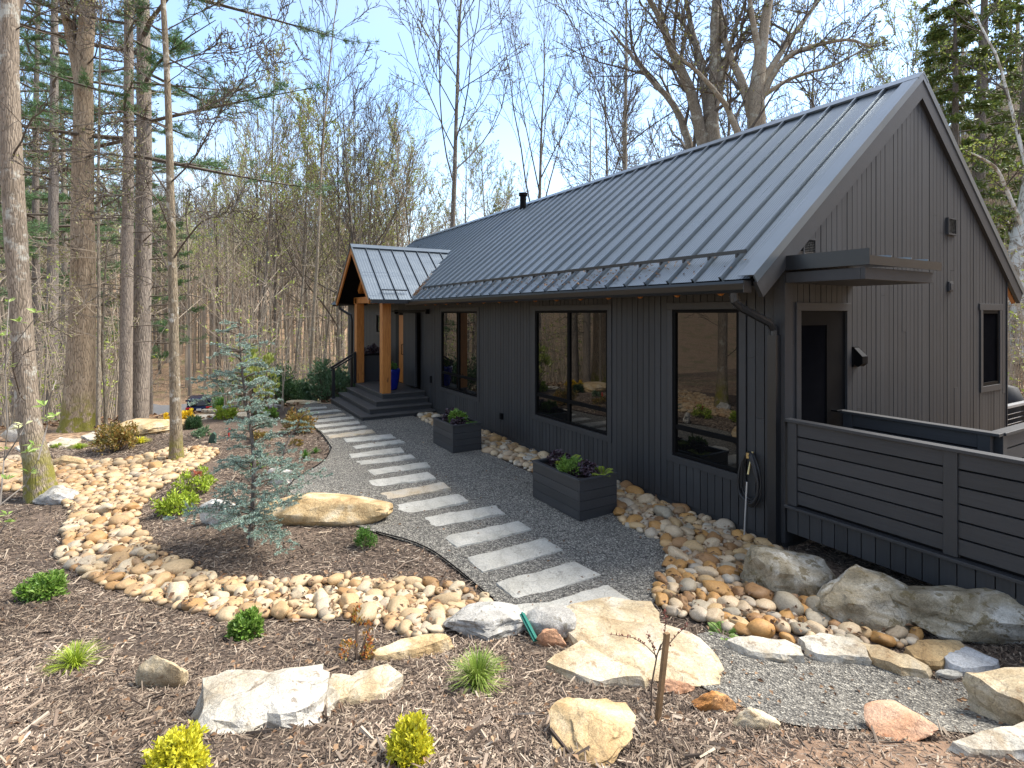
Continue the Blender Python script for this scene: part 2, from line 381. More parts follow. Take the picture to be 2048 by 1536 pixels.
def m_ground(name, kind):
    m, nt, b = nmat(name); o = coords(nt)
    big = noise_t(nt, o, .45, 6, .6); mid = noise_t(nt, o, 3.0, 6, .65)
    if kind == 'mulch':
        v1 = coords(nt, (9, 46, 20), rot=(0, 0, .5)); v2 = coords(nt, (46, 9, 20), rot=(0, 0, .2))
        a = noise_t(nt, v1, 1, 6, .75, 1.5); c = noise_t(nt, v2, 1, 6, .75, 1.5)
        mm = N(nt, 'ShaderNodeMath', operation='MAXIMUM'); nt.links.new(a, mm.inputs[0]); nt.links.new(c, mm.inputs[1])
        col = ramp(nt, mm.outputs[0], [(.42, (.055, .04, .03)), (.56, (.145, .105, .077)), (.66, (.26, .20, .148)), (.75, (.44, .36, .275))])
        col = mixc(nt, .9, col, ramp(nt, big, [(.35, (.55, .52, .5)), (.62, (1.3, 1.26, 1.22))]), 'MULTIPLY')
        setc(nt, b, col); bump(nt, b, mm.outputs[0], 1, .03)
    elif kind == 'litter':
        a = N(nt, 'ShaderNodeTexVoronoi', Scale=13.0); nt.links.new(o, a.inputs['Vector'])
        sp = nt.nodes.new('ShaderNodeSeparateColor'); nt.links.new(a.outputs['Color'], sp.inputs[0])
        col = ramp(nt, sp.outputs[0], [(0, (.14, .085, .05)), (.4, (.26, .165, .095)), (.8, (.36, .25, .155)), (1, (.46, .34, .22))])
        col = mixc(nt, .7, col, ramp(nt, mid, [(.3, (.6, .58, .55)), (.7, (1.3, 1.25, 1.2))]), 'MULTIPLY')
        col = mixc(nt, ramp(nt, big, [(.5, (0, 0, 0)), (.62, (.6, .6, .6))]), col, (.14, .13, .05))
        setc(nt, b, col); bump(nt, b, a.outputs[0], .8, .05)
    elif kind == 'gravel':
        a = N(nt, 'ShaderNodeTexVoronoi', Scale=75.0); nt.links.new(o, a.inputs['Vector'])
        sp = nt.nodes.new('ShaderNodeSeparateColor'); nt.links.new(a.outputs['Color'], sp.inputs[0])
        col = ramp(nt, sp.outputs[1], [(0, (.05, .046, .041)), (.45, (.165, .155, .136)), (.8, (.29, .272, .236)), (1, (.52, .49, .42))])
        col = mixc(nt, .55, col, ramp(nt, big, [(.3, (.75, .75, .75)), (.7, (1.2, 1.17, 1.1))]), 'MULTIPLY')
        col = mixc(nt, .4, col, ramp(nt, mid, [(.3, (.75, .75, .75)), (.7, (1.2, 1.17, 1.12))]), 'MULTIPLY')
        setc(nt, b, col); bump(nt, b, a.outputs[0], 1, .02)
    elif kind == 'asphalt':
        col = ramp(nt, mid, [(.3, (.13, .125, .12)), (.7, (.19, .185, .18))]); setc(nt, b, col); bump(nt, b, noise_t(nt, o, 60, 3), .3, .01)
    b.inputs['Roughness'].default_value = .92; return m
MAT['mulch'] = m_ground('wood mulch', 'mulch')
MAT['litter'] = m_ground('leaf litter', 'litter')
MAT['gravel'] = m_ground('crushed gravel', 'gravel')
MAT['asphalt'] = m_ground('old asphalt', 'asphalt')
def m_cobble(name, stops=None):
    m, nt, b = nmat(name); o = coords(nt)
    oi = nt.nodes.new('ShaderNodeObjectInfo')
    base = ramp(nt, island(nt), stops) if stops else oi.outputs['Color']
    va = N(nt, 'ShaderNodeVectorMath', operation='ADD'); nt.links.new(o, va.inputs[0]); nt.links.new(oi.outputs['Location'], va.inputs[1])
    n = noise_t(nt, va.outputs[0], 7, 6, .65, .5); f = noise_t(nt, va.outputs[0], 60, 4, .7)
    col = mixc(nt, .75, base, ramp(nt, n, [(.3, (.62, .58, .52)), (.55, (1, 1, 1)), (.75, (1.25, 1.25, 1.25))]), 'MULTIPLY')
    col = mixc(nt, .4, col, ramp(nt, f, [(.3, (.75, .75, .75)), (.7, (1.18, 1.18, 1.18))]), 'MULTIPLY')
    setc(nt, b, col); b.inputs['Roughness'].default_value = .62; bump(nt, b, f, .25, .008); return m
MAT['cobble'] = m_cobble('river cobble')
CREEKC = [(0, (.48, .35, .20)), (.25, (.42, .28, .14)), (.5, (.52, .41, .26)), (.75, (.37, .21, .085)), (1, (.42, .34, .24))]
MAT['cobbles'] = m_cobble('river cobble mix', CREEKC)
MAT['cream'] = m_rock('cream sandstone', (.33, .23, .12), (.47, .375, .235), (.56, .49, .38), (.27, .17, .08), .59)
MAT['tan'] = m_rock('tan sandstone', (.30, .19, .08), (.48, .34, .17), (.60, .50, .34), (.20, .12, .05), .63)
MAT['white'] = m_rock('pale quartzite', (.34, .27, .18), (.48, .44, .36), (.57, .54, .48), (.24, .18, .12), .58)
MAT['quartz'] = m_rock('white quartz', (.50, .45, .37), (.60, .57, .51), (.66, .64, .60), (.36, .29, .2), .64)
MAT['grey'] = m_rock('lichened grey gneiss', (.20, .19, .17), (.40, .38, .34), (.62, .60, .56), (.14, .12, .08), .58)
MAT['brown'] = m_rock('weathered brown gneiss', (.13, .10, .055), (.31, .26, .175), (.54, .51, .44), (.14, .10, .035), .55)
MAT['orange'] = m_rock('iron stained rock', (.32, .12, .03), (.48, .21, .05), (.55, .30, .13), (.16, .06, .02), .6)
MAT['pink'] = m_rock('rusty pink rock', (.42, .20, .10), (.50, .27, .15), (.56, .36, .24), (.3, .11, .04), .62)
MAT['slate'] = m_rock('grey flagstone', (.40, .38, .325), (.46, .44, .385), (.50, .48, .425), (.33, .305, .255), .74, .6)
MAT['slate2'] = m_rock('tan flagstone', (.42, .33, .21), (.47, .40, .30), (.46, .43, .37), (.36, .26, .15), .68, .6)
MAT['bluish'] = m_rock('bluish white quartzite', (.40, .42, .44), (.47, .48, .49), (.52, .52, .51), (.30, .29, .27), .64)

# ------------------------------------------------------------------ ground and flat zones
def axis_vals(lo, hi, step, far):
    v = list(np.arange(lo, hi + 1e-6, step)); s = step
    a = lo
    while a > -far: s = min(s * 1.18, 25); a -= s; v.insert(0, a)
    s = step; a = hi
    while a < far: s = min(s * 1.18, 25); a += s; v.append(a)
    return np.array(v)
gx = axis_vals(-5, 9, .16, 420); gy = axis_vals(-1, 15, .16, 420)
XX, YY = np.meshgrid(gx, gy); ZZ = height(XX.ravel(), YY.ravel())
mb = MB(); nx, ny = len(gx), len(gy)
ii = (np.arange(ny - 1)[:, None] * nx + np.arange(nx - 1)[None]).ravel()
mb.add(np.stack([XX.ravel(), YY.ravel(), ZZ], 1), np.stack([ii, ii + 1, ii + 1 + nx, ii + nx], 1))
ground = mb.build('ground', MAT['litter'], smooth=True)
tagged(ground, 'brown leaf litter covering the woodland floor', None, None, 'structure')

def pip(poly, x, y):
    poly = np.asarray(poly); x = np.asarray(x); y = np.asarray(y); c = np.zeros(x.shape, bool); n = len(poly)
    for i in range(n):
        x1, y1 = poly[i]; x2, y2 = poly[(i + 1) % n]
        if y1 == y2: continue
        k = ((y1 > y) != (y2 > y)) & (x < (x2 - x1) * (y - y1) / (y2 - y1) + x1); c ^= k
    return c
def smooth_poly(poly, n=3, closed=True):
    p = np.asarray(poly, float)
    for _ in range(n):
        if closed:
            q = np.roll(p, -1, 0); p = np.stack([p * .75 + q * .25, p * .25 + q * .75], 1).reshape(-1, 2)
        else:
            a, b = p[:-1], p[1:]; p = np.concatenate([p[:1], np.stack([a * .75 + b * .25, a * .25 + b * .75], 1).reshape(-1, 2), p[-1:]])
    return p
def fill(poly, spacing, rng=None, jit=0):
    poly = np.asarray(poly, float); x0, y0 = poly.min(0); x1, y1 = poly.max(0)
    X, Y = np.meshgrid(np.arange(x0 + spacing / 2, x1, spacing), np.arange(y0 + spacing / 2, y1, spacing)); X = X.ravel(); Y = Y.ravel()
    if jit: X = X + rng.uniform(-jit, jit, X.shape) * spacing; Y = Y + rng.uniform(-jit, jit, Y.shape) * spacing
    k = pip(poly, X, Y)
    d = np.full(X.shape, 9.); A = poly; B = np.roll(poly, -1, 0)
    for a, b in zip(A, B):
        ab = b - a; t = np.clip(((X - a[0]) * ab[0] + (Y - a[1]) * ab[1]) / (ab @ ab + 1e-12), 0, 1)
        d = np.minimum(d, np.hypot(X - a[0] - t * ab[0], Y - a[1] - t * ab[1]))
    k &= d > spacing * .4
    pts = [Vector(p) for p in poly] + [Vector((a, b)) for a, b in zip(X[k], Y[k])]
    n = len(poly)
    vo, _, fo, _, _, _ = delaunay_2d_cdt(pts, [(i, (i + 1) % n) for i in range(n)], [list(range(n))], 1, 1e-5)
    return np.array([(v.x, v.y) for v in vo]), [tuple(f) for f in fo if len(f) == 3]
def pxpoly(pts, off=0): return np.array([G(a, b, off)[0][:2] for a, b in pts])
def zone(name, poly, off, mat, label, spacing=.2):
    v, f = fill(poly, spacing)
    m = MB(); m.add(np.column_stack([v, height(v[:, 0], v[:, 1]) + off]), None, f)
    fo = m.build(name, mat, smooth=True); tagged(fo, label, None, None, 'structure')
    return fo
MULCH = np.concatenate([pxpoly([(0, 905), (60, 890), (160, 880), (260, 868), (345, 845), (440, 838), (520, 822), (590, 815)]), np.array([(2.6, 13.2), (5.35, 12.4), (5.35, 3.6), (8.5, 3.4), (8.5, -1), (0, -1.5), (-3, 0), (-3.2, 5)])])
GRAVEL = smooth_poly(np.concatenate([pxpoly([(566, 812), (612, 842), (640, 868), (663, 900), (650, 925), (612, 948), (585, 965), (570, 985), (640, 1030), (760, 1075), (850, 1100), (920, 1150), (985, 1207), (1060, 1240), (1200, 1260), (1310, 1215), (1335, 1180), (1345, 1130), (1330, 1085), (1245, 1052)]), np.array([(4.65, 5.3), (4.62, 7.5), (4.62, 9), (4.75, 12), (4.75, 13.4), (4.3, 14.8), (3.7, 16), (3.0, 16.5)])]), 2)
PATCH = smooth_poly(pxpoly([(1400, 1262), (1490, 1295), (1610, 1318), (1740, 1335), (1850, 1370), (1930, 1372), (2048, 1410), (2200, 1400), (2250, 1500), (2060, 1482), (1900, 1478), (1830, 1462), (1700, 1474), (1570, 1462), (1490, 1425), (1400, 1385), (1350, 1330)]), 2)
CREEK = smooth_poly(pxpoly([(1000, 1215), (900, 1172), (760, 1165), (640, 1166), (500, 1172), (400, 1152), (330, 1122), (285, 1082), (268, 1042), (290, 1002), (345, 962), (440, 915), (430, 897), (340, 903), (250, 924), (180, 932), (110, 925), (-40, 922), (-60, 985), (40, 985), (110, 1000), (148, 1030), (122, 1080), (120, 1120), (180, 1163), (250, 1198), (330, 1218), (440, 1243), (560, 1250), (690, 1244), (780, 1262), (810, 1285), (880, 1278), (930, 1245)]), 2)
STRIP = smooth_poly(np.concatenate([pxpoly([(1245, 1056), (1322, 1084), (1338, 1130), (1318, 1178), (1298, 1205), (1350, 1238), (1420, 1258), (1480, 1275), (1560, 1288), (1700, 1298), (1830, 1305), (1850, 1270), (1700, 1225), (1640, 1170), (1560, 1110)]), np.array([(5.34, 3.5), (5.34, 6), (5.34, 9), (5.34, 12.9), (4.72, 12.9), (4.66, 9), (4.66, 7.4), (4.66, 5.3)])]), 2)
zone('mulch_bed', MULCH, .018, MAT['mulch'], 'shredded brown wood mulch spread over the garden beds')
zone('gravel_path', GRAVEL, .034, MAT['gravel'], 'grey crushed gravel path running past the house to the porch steps')
zone('gravel_landing', PATCH, .034, MAT['gravel'], 'patch of grey crushed gravel below the flat edging rocks')
zone('creek_bed', CREEK, .028, MAT['mulch'], 'dark bottom of the dry creek under the pale cobbles')
zone('drip_strip', STRIP, .028, MAT['mulch'], 'dark bottom of the cobble strip along the house wall')
CLAY = smooth_poly(pxpoly([(1330, 1550), (1480, 1508), (1600, 1488), (1760, 1494), (1900, 1492), (2060, 1498), (2300, 1540), (2300, 1700), (1900, 1760), (1300, 1700)]), 2)
zone('clay_soil', CLAY, .026, m_plain('red clay', (.20, .125, .078), .95, var=.45, scale=9, bmp=.8), 'reddish bare clay below the gravel patch at the bottom right')
DRIVE = smooth_poly(np.array([(-20, 54), (-10, 56), (-3, 54), (1, 49), (6, 50), (5, 58), (2, 65), (-8, 66), (-22, 62)]), 2)
zone('driveway', DRIVE, .05, MAT['asphalt'], 'grey asphalt driveway turning through the trees beyond the garden', .8)
# ------------------------------------------------------------------ house
WX, YC, YF, CX0 = 5.37, 3.44, 21.8, 8.32      # front wall plane, near gable plane, far gable, ridge
EX, EZ, RZ = 4.80, 2.90, 5.70                # eave edge and ridge of the roof top
BW = .108
house = empty('house', (WX, YC, 0), 'dark charcoal board clad house with a slate grey standing seam metal roof', 'house')
def spans(lo, hi, cuts):                      # free intervals of [lo,hi] outside cuts
    out = [(lo, hi)]
    for a, b in cuts:
        nxt = []
        for p, q in out:
            if b <= p or a >= q: nxt.append((p, q)); continue
            if a > p: nxt.append((p, a))
            if b < q: nxt.append((b, q))
        out = nxt
    return [(p, q) for p, q in out if q - p > .02]
rng = np.random.default_rng(3)
# window and door openings of the front wall: y0,y1,z0,z1 (outer edge of the trim)
WINS = [(3.98, 4.97), (6.24, 8.22), (10.53, 12.5)]
TR = .09
front_open = [(a - TR, b + TR, .72 - TR, 2.60 + TR) for a, b in WINS] + [(13.95, 15.95, .2, 2.58), (17.55, 18.0, 1.9, 2.6)]
mb = MB(); y = YC + .12
WB = .14
mb.box(WX + .03, WX + .10, YC + .02, YF, WB + .01, 2.98, 1)
while y < YF:
    w = BW; c = [(o[2], o[3]) for o in front_open if o[0] < y + w * .5 < o[1]]
    for a, b in spans(WB, 2.95, c):
        d = rng.uniform(0, .004); cut = [a, b]
        if b - a > 1.5 and rng.random() < .3: cut = [a, a + rng.uniform(.3, b - a - .3), b]
        for p, q in zip(cut[:-1], cut[1:]): mb.box(WX + .0 - d, WX + .03, y + .005, y + w - .005, p + .0015, q - .0015)
    y += w
mb.box(WX - .014, WX + .03, YC - .012, YC + .115, WB, 2.95)     # corner board
front = mb.build('front_wall', [MAT['siding'], MAT['black']], house)
# gable wall
mb = MB(); x = WX + .13
XR = 11.28
def roof_under(x): return EZ - .10 + (x - EX) * (RZ - EZ) / (CX0 - EX) if x < CX0 else EZ - .10 + (2 * CX0 - EX - x) * (RZ - EZ) / (CX0 - EX)
gable_open = [(5.60, 6.60, .3, 2.66), (10.26, 11.06, 1.36, 2.68)]
mb.prism([(WX, WB + .01), (XR, WB + .01), (XR, roof_under(XR)), (CX0, roof_under(CX0)), (WX, roof_under(WX))], 'y', YC + .03, YC + .10, 1)
while x < XR - .02:
    w = min(BW, XR - x); c = [(o[2], o[3]) for o in gable_open if o[0] < x + w * .5 < o[1]]
    for a, b in spans(WB, 99, c):
        z0, z1 = (roof_under(x + .005), roof_under(x + w - .005)) if b > 9 else (b, b)
        d = rng.uniform(0, .005)
        x0, x1 = x + .005, x + w - .005; y0, y1 = YC - d, YC + .03
        if min(z0, z1) - a > 1.6 and rng.random() < .4:
            zj = a + rng.uniform(.4, min(z0, z1) - a - .5); mb.box(x0, x1, YC - rng.uniform(0, .005), y1, a, zj - .0015); a = zj + .0015
        v = [(x0, y0, a), (x1, y0, a), (x1, y1, a), (x0, y1, a), (x0, y0, z0), (x1, y0, z1), (x1, y1, z1), (x0, y1, z0)]
        mb.add(v, [(3, 2, 1, 0), (4, 5, 6, 7), (0, 1, 5, 4), (1, 2, 6, 5), (2, 3, 7, 6), (3, 0, 4, 7)])
    x += w
mb.box(WX - .012, WX + .125, YC - .016, YC + .03, WB, roof_under(WX))
mb.box(XR - .0, XR + .015, YC - .016, YC + .1, WB, roof_under(XR) - .02)
mb.build('gable_wall', [MAT['siding'], MAT['black']], house)
mb = MB(); mb.box(XR - .08, XR, YC + .1, YF, WB, 2.95); mb.build('rear_wall', MAT['siding'], house)
mb = MB(); mb.prism([(WX, WB + .01), (XR, WB + .01), (XR, roof_under(XR)), (CX0, roof_under(CX0)), (WX, roof_under(WX))], 'y', YF - .08, YF + .05); mb.build('far_gable', MAT['siding'], house)
mb = MB(); mb.box(WX + .02, XR - .02, YC + .03, YF - .02, -.5, WB); mb.build('foundation', MAT['conc'], house)

def window(y0, y1, z0, z1, mull=True, trans=True):
    fr = MB(); X = WX - .018; T = TR           # painted surround
    fr.box(X, WX + .06, y0 - T, y1 + T, z1, z1 + T); fr.box(X, WX + .06, y0 - T, y1 + T, z0 - T, z0)
    fr.box(X, WX + .06, y0 - T, y0, z0, z1); fr.box(X, WX + .06, y1, y1 + T, z0, z1)
    w = fr.build('window', MAT['trim'], house, bevel=.003)
    k = MB(); A, B = WX - .004, WX + .06; t = .042
    k.box(A, B, y0 + .004, y1 - .004, z1 - t, z1 - .004); k.box(A, B, y0 + .004, y1 - .004, z0 + .004, z0 + t)
    k.box(A, B, y0 + .004, y0 + t, z0 + t, z1 - t); k.box(A, B, y1 - t, y1 - .004, z0 + t, z1 - t)
    zt = z0 + .37
    k.box(A + .004, B, y0 + t, y1 - t, zt - .03, zt + .03)
    ys = [(y0 + t, y1 - t)]
    if mull:
        ym = (y0 + y1) / 2; k.box(A + .002, B, ym - .035, ym + .035, z0 + t, zt - .03); k.box(A + .002, B, ym - .035, ym + .035, zt + .03, z1 - t)
        ys = [(y0 + t, ym - .035), (ym + .035, y1 - t)]
    k.build('frame', MAT['black'], w, bevel=.004)
    for a, b in ys:
        for c, d in ((z0 + t, zt - .03), (zt + .03, z1 - t)):
            g = MB(); g.box(WX + .022, WX + .03, a, b, c, d); g.build('pane', MAT['glass'], w)
for i, (a, b) in enumerate(WINS): window(a, b, .72, 2.60, i > 0)
# small porch window
fr = MB(); fr.box(WX - .018, WX + .05, 17.5, 18.05, 2.5, 2.6); fr.box(WX - .018, WX + .05, 17.5, 18.05, 1.85, 1.93); fr.box(WX - .018, WX + .05, 17.5, 17.58, 1.93, 2.5); fr.box(WX - .018, WX + .05, 17.97, 18.05, 1.93, 2.5)
w = fr.build('window', MAT['trim'], house); g = MB(); g.box(WX + .02, WX + .03, 17.58, 17.97, 1.93, 2.5); g.build('pane', MAT['glass'], w)
# gable window
gx0, gx1, gz0, gz1 = 10.34, 10.98, 1.44, 2.6
fr = MB(); fr.box(gx0 - .12, gx1 + .12, YC - .022, YC + .05, gz1, gz1 + .1); fr.box(gx0 - .08, gx1 + .08, YC - .02, YC + .05, gz0 - .09, gz0)
fr.box(gx0 - .08, gx0, YC - .02, YC + .05, gz0, gz1); fr.box(gx1, gx1 + .08, YC - .02, YC + .05, gz0, gz1)
w = fr.build('window', MAT['trim'], house, bevel=.003)
k = MB(); k.box(gx0, gx1, YC - .006, YC + .05, gz1 - .05, gz1); k.box(gx0, gx1, YC - .006, YC + .05, gz0, gz0 + .05); k.box(gx0, gx0 + .05, YC - .006, YC + .05, gz0 + .05, gz1 - .05); k.box(gx1 - .05, gx1, YC - .006, YC + .05, gz0 + .05, gz1 - .05)
k.build('frame', MAT['black'], w); g = MB(); g.box(gx0 + .05, gx1 - .05, YC + .02, YC + .028, gz0 + .05, gz1 - .05); g.build('pane', MAT['matte_pane'], w)
# gable door
fr = MB(); fr.box(5.56, 6.64, YC - .022, YC + .05, 2.58, 2.67); fr.box(5.56, 5.645, YC - .02, YC + .05, .5, 2.58); fr.box(6.55, 6.64, YC - .02, YC + .05, .5, 2.58)
d = fr.build('door', MAT['trim'], house, bevel=.003)
k = MB(); k.box(5.645, 6.02, YC + .008, YC + .028, .5, .85); k.box(5.645, 5.66, YC + .008, YC + .028, .85, 2.42); k.box(6.18, 6.55, YC + .008, YC + .028, .5, 2.58); k.box(5.645, 6.18, YC + .008, YC + .028, 2.42, 2.58); k.box(6.02, 6.18, YC + .008, YC + .028, .5, .85)
k.build('leaf', MAT['black'], d); g = MB(); g.box(5.66, 6.18, YC + .022, YC + .028, .85, 2.42); g.build('pane', MAT['matte_pane'], d)
k = MB(); k.tube([(6.26, YC - .0, 1.45), (6.26, YC - .06, 1.45), (6.34, YC - .06, 1.45)], .012, 8, cap=True); k.build('handle', MAT['black'], d)

# roof: profile across the panels, swept from eave to ridge
PW = .366
def panel_profile(y0, y1):
    pts = []; y = y1
    n = int((y1 - y0) / PW)
    for i in range(n):
        a = y0 + i * PW
        pts += [(a, .042), (a + .014, .042), (a + .015, 0)]
        for j in range(9):
            c = a + .022 + j * .034
            pts += [(c, 0), (c + .012, .0030), (c + .022, 0)]
        pts += [(a + PW - .034, 0), (a + PW - .033, -.02), (a + PW - .013, -.02), (a + PW - .012, .042)]
    pts.append((y0 + n * PW, .042)); return pts
def metal(m, prof, axis, p0, p1, nrm, m_=0):   # prof (along, lift); p0/p1 the two cross positions (x,z) or (y,z)
    a = np.array([p for p in prof]); n = len(a)
    def mk(p): return [((p[0] + nrm[0] * l), s, p[1] + nrm[1] * l) if axis == 'y' else (s, p[0] + nrm[0] * l, p[1] + nrm[1] * l) for s, l in a]
    k = 8; rows = [mk(p0 + (p1 - p0) * i / k) for i in range(k + 1)]
    q = [(r * n + i, r * n + i + 1, (r + 1) * n + i + 1, (r + 1) * n + i) for r in range(k) for i in range(n - 1)]
    m.add(np.array(rows).reshape(-1, 3), q, m=m_)
sl = np.array([CX0 - EX, RZ - EZ]); sl /= np.linalg.norm(sl); nr = np.array([-sl[1], sl[0]])
Y0R = YC - .05
mb = MB()
metal(mb, panel_profile(Y0R + .03, YF + .3), 'y', np.array([EX, EZ]), np.array([CX0, RZ]), nr)
nr2 = np.array([sl[1], sl[0]])
metal(mb, panel_profile(Y0R + .03, YF + .3), 'y', np.array([2 * CX0 - EX, EZ]), np.array([CX0, RZ]), nr2)
roof = mb.build('roof', MAT['roof'], house)
mb = MB()                                     # deck under the metal
for s in (1, -1):
    e = (EX if s > 0 else 2 * CX0 - EX)
    nn = nr if s > 0 else nr2
    p = [(e - nn[0] * .026, EZ - nn[1] * .026), (CX0, RZ - .034), (CX0, RZ - .11), (e - nn[0] * .09, EZ - nn[1] * .09)]
    mb.prism(p, 'y', Y0R + .035, YF + .28)
mb.build('roof_deck', MAT['black'], roof)
mb = MB()
for s in (1, -1):
    nn = nr if s > 0 else nr2
    c = np.array([CX0, RZ]); d = -sl * np.array([s, 1]); p = c + nn * .045; q = c + d * .15 + nn * .045
    mb.prism([tuple(c + np.array([0, .05])), tuple(q), tuple(q - nn * .03), tuple(c + np.array([0, .015]))], 'y', Y0R - .015, YF + .3)
mb.build('ridge_cap', MAT['roof'], roof)
mb = MB()                                     # rake flashing: metal edge on the near gable
for s in (1, -1):
    e = np.array([EX if s > 0 else 2 * CX0 - EX, EZ]); c = np.array([CX0, RZ]); nn = nr if s > 0 else nr2
    mb.prism([tuple(e + nn * .042), tuple(c + np.array([0, .053])), tuple(c + np.array([0, -.06])), tuple(e - nn * .05)], 'y', Y0R - .012, Y0R + .005)
    mb.prism([tuple(e + nn * .042), tuple(c + np.array([0, .053])), tuple(c + np.array([0, .045])), tuple(e + nn * .036)], 'y', Y0R + .005, Y0R + .17)
mb.build('rake_flashing', MAT['roof'], roof)
mb = MB()
for s in (1, -1):
    e = np.array([EX if s > 0 else 2 * CX0 - EX, EZ]); c = np.array([CX0, RZ]); nn = nr if s > 0 else nr2
    mb.prism([tuple(e - nn * .045), tuple(c + np.array([0, -.055])), tuple(c + np.array([0, -.30])), tuple(e - nn * .235)], 'y', Y0R, YC - .002)
mb.build('rake_board', MAT['trim'], roof)
mb = MB()                                     # cedar under the far eave end, at the right of the gable
for s in (-1,):
    e = np.array([2 * CX0 - EX, EZ]); nn = nr2; c = e + np.array([-.6, .6 * sl[1] / sl[0]])
    mb.prism([tuple(e - nn * .1), tuple(c - nn * .1), tuple(c - nn * .24), tuple(e - nn * .24)], 'y', YC + .01, YC + .06)
mb.build('barge_board', MAT['wood'], roof)
# snow guard bars
mb = MB()
bx = EX + .32; bz = EZ + .32 * sl[1] / sl[0]
for a, b in ((YC + .24, 12.95),):
    p = np.array([bx, 0, bz]) + np.array([nr[0], 0, nr[1]]) * .075
    mb.bar((p[0], a, p[2]), (p[0], b, p[2]), .022, .04)
    yy = Y0R + .03 + PW
    while yy < b:
        mb.box(p[0] - .025, p[0] + .025, yy - .012, yy + .012, p[2] - .07, p[2] - .018); yy += PW
mb.build('snow_guard', MAT['gutterm'], roof)
# gutter with the downspout
mb = MB(); gz = EZ - .02
mb.prism([(EX - .10, gz - .0), (EX - .105, gz - .03), (EX - .085, gz - .09), (EX - .06, gz - .12), (EX + .02, gz - .12), (EX + .02, gz - .10), (EX - .055, gz - .105), (EX - .075, gz - .085), (EX - .092, gz - .0)][::-1], 'y', YC + .0, 13.3)
mb.box(EX - .10, EX + .02, YC - .004, YC + .004, gz - .12, gz - .002); mb.box(EX - .0, EX + .02, YC, 13.3, gz - .1, gz)
gut = mb.build('gutter', MAT['gutterm'], house)
mb = MB()
ds = [(EX - .03, YC + .16, gz - .12), (EX - .03, YC + .16, gz - .2), (EX + .05, YC + .14, gz - .27), (WX - .12, YC + .09, gz - .43), (WX - .055, YC + .08, gz - .5), (WX - .055, YC + .08, gz - .6), (WX - .055, YC + .08, .02)]
mb.tube(ds[:6], [.042] * 6, 8); mb.box(WX - .10, WX - .016, YC + .03, YC + .125, -.02, gz - .56)
for t in range(7): mb.tube([(EX - .03 + t * .011, YC + .16, gz - .15 - t * .018), (EX - .03 + t * .011, YC + .16, gz - .158 - t * .018)], .05, 8)
mb.build('downspout', MAT['gutterm'], house)
# rafter tails
y = YC + .5
for i in range(17):
    if not (13.1 < y < 16.8):
        mb = MB(); c = np.array([EX + .13, EZ - .115]); d = sl
        p = [c, c + d * .5, c + d * .5 - nr * .075, c - nr * .075 + d * .03]
        mb.prism([tuple(q) for q in p], 'y', y - .022, y + .022); mb.build('rafter_tail', MAT['wood'], house)
    y += .62
# soffit vents, outlets, lamp on the gable
def louvre(name, x0, x1, z0, z1):
    m = MB(); m.box(x0, x1, YC - .035, YC + .0, z0, z0 + .02); m.box(x0, x1, YC - .035, YC, z1 - .02, z1); m.box(x0, x0 + .02, YC - .035, YC, z0 + .02, z1 - .02); m.box(x1 - .02, x1, YC - .035, YC, z0 + .02, z1 - .02)
    o = m.build(name, MAT['trim'], house); s = MB(); z = z0 + .028
    while z < z1 - .03:
        s.add([(x0 + .02, YC - .033, z), (x1 - .02, YC - .033, z), (x1 - .02, YC - .004, z + .016), (x0 + .02, YC - .004, z + .016)], [(0, 1, 2, 3)]); z += .018
    s.build('louvre', MAT['trim'], o)
louvre('vent', 5.66, 5.90, 3.13, 3.37); louvre('vent', 9.13, 9.39, 3.66, 3.90)
mb = MB(); mb.box(9.17, 9.30, YC - .03, YC, 2.86, 3.0); mb.box(9.19, 9.28, YC - .04, YC - .03, 2.88, 2.98); mb.build('junction_box', MAT['trim'], house, bevel=.006)
mb = MB(); mb.box(6.68, 6.80, YC - .02, YC, 1.92, 2.16)
mb.prism([(YC - .02, 1.96), (YC - .02, 2.15), (YC - .12, 2.05), (YC - .12, 1.97), (YC - .07, 1.93)], 'x', 6.685, 6.795); mb.build('wall_lamp', MAT['black'], house, bevel=.004)
mb = MB(); mb.box(WX - .035, WX, 9.40, 9.50, .43, .55); mb.box(WX - .045, WX - .035, 9.415, 9.485, .44, .54); mb.build('outlet', MAT['black'], house, bevel=.004)
mb = MB(); mb.box(WX - .03, WX, 13.12, 13.2, .75, .93); mb.build('outlet', MAT['black'], house, bevel=.004)
mb = MB(); mb.lathe((CX0 - .25, 13.0, RZ - .25), [(.09, -.2), (.09, .42), (.12, .42), (.12, .5), (.02, .52)], 14); mb.build('flue', MAT['black'], house)
# canopy over the gable door
mb = MB()
mb.box(5.36, 6.72, 2.68, YC - .016, 2.87, 2.98)
mb.box(5.36, 6.72, 2.64, 2.68, 2.87, 2.98)
cn = mb.build('canopy', MAT['trim'], house, bevel=.004)
mb = MB()
mb.add([(5.33, 2.6, 3.03), (6.76, 2.6, 3.03), (6.76, YC - .02, 3.1), (5.33, YC - .02, 3.1), (5.33, 2.6, 3.075), (6.76, 2.6, 3.075), (6.76, YC - .02, 3.14), (5.33, YC - .02, 3.14)], [(3, 2, 1, 0), (4, 5, 6, 7), (0, 1, 5, 4), (1, 2, 6, 5), (2, 3, 7, 6), (3, 0, 4, 7)])
for xx in (5.75, 6.15, 6.5): mb.bar((xx, 2.6, 3.09), (xx, YC - .02, 3.155), .015, .03)
mb.build('canopy_roof', MAT['roof'], cn)
mb = MB(); mb.box(5.322, 5.328, 2.585, YC - .02, 3.0, 3.15); mb.box(5.33, 6.77, 2.585, 2.597, 3.0, 3.085); mb.build('canopy_fascia', MAT['gutterm'], cn)
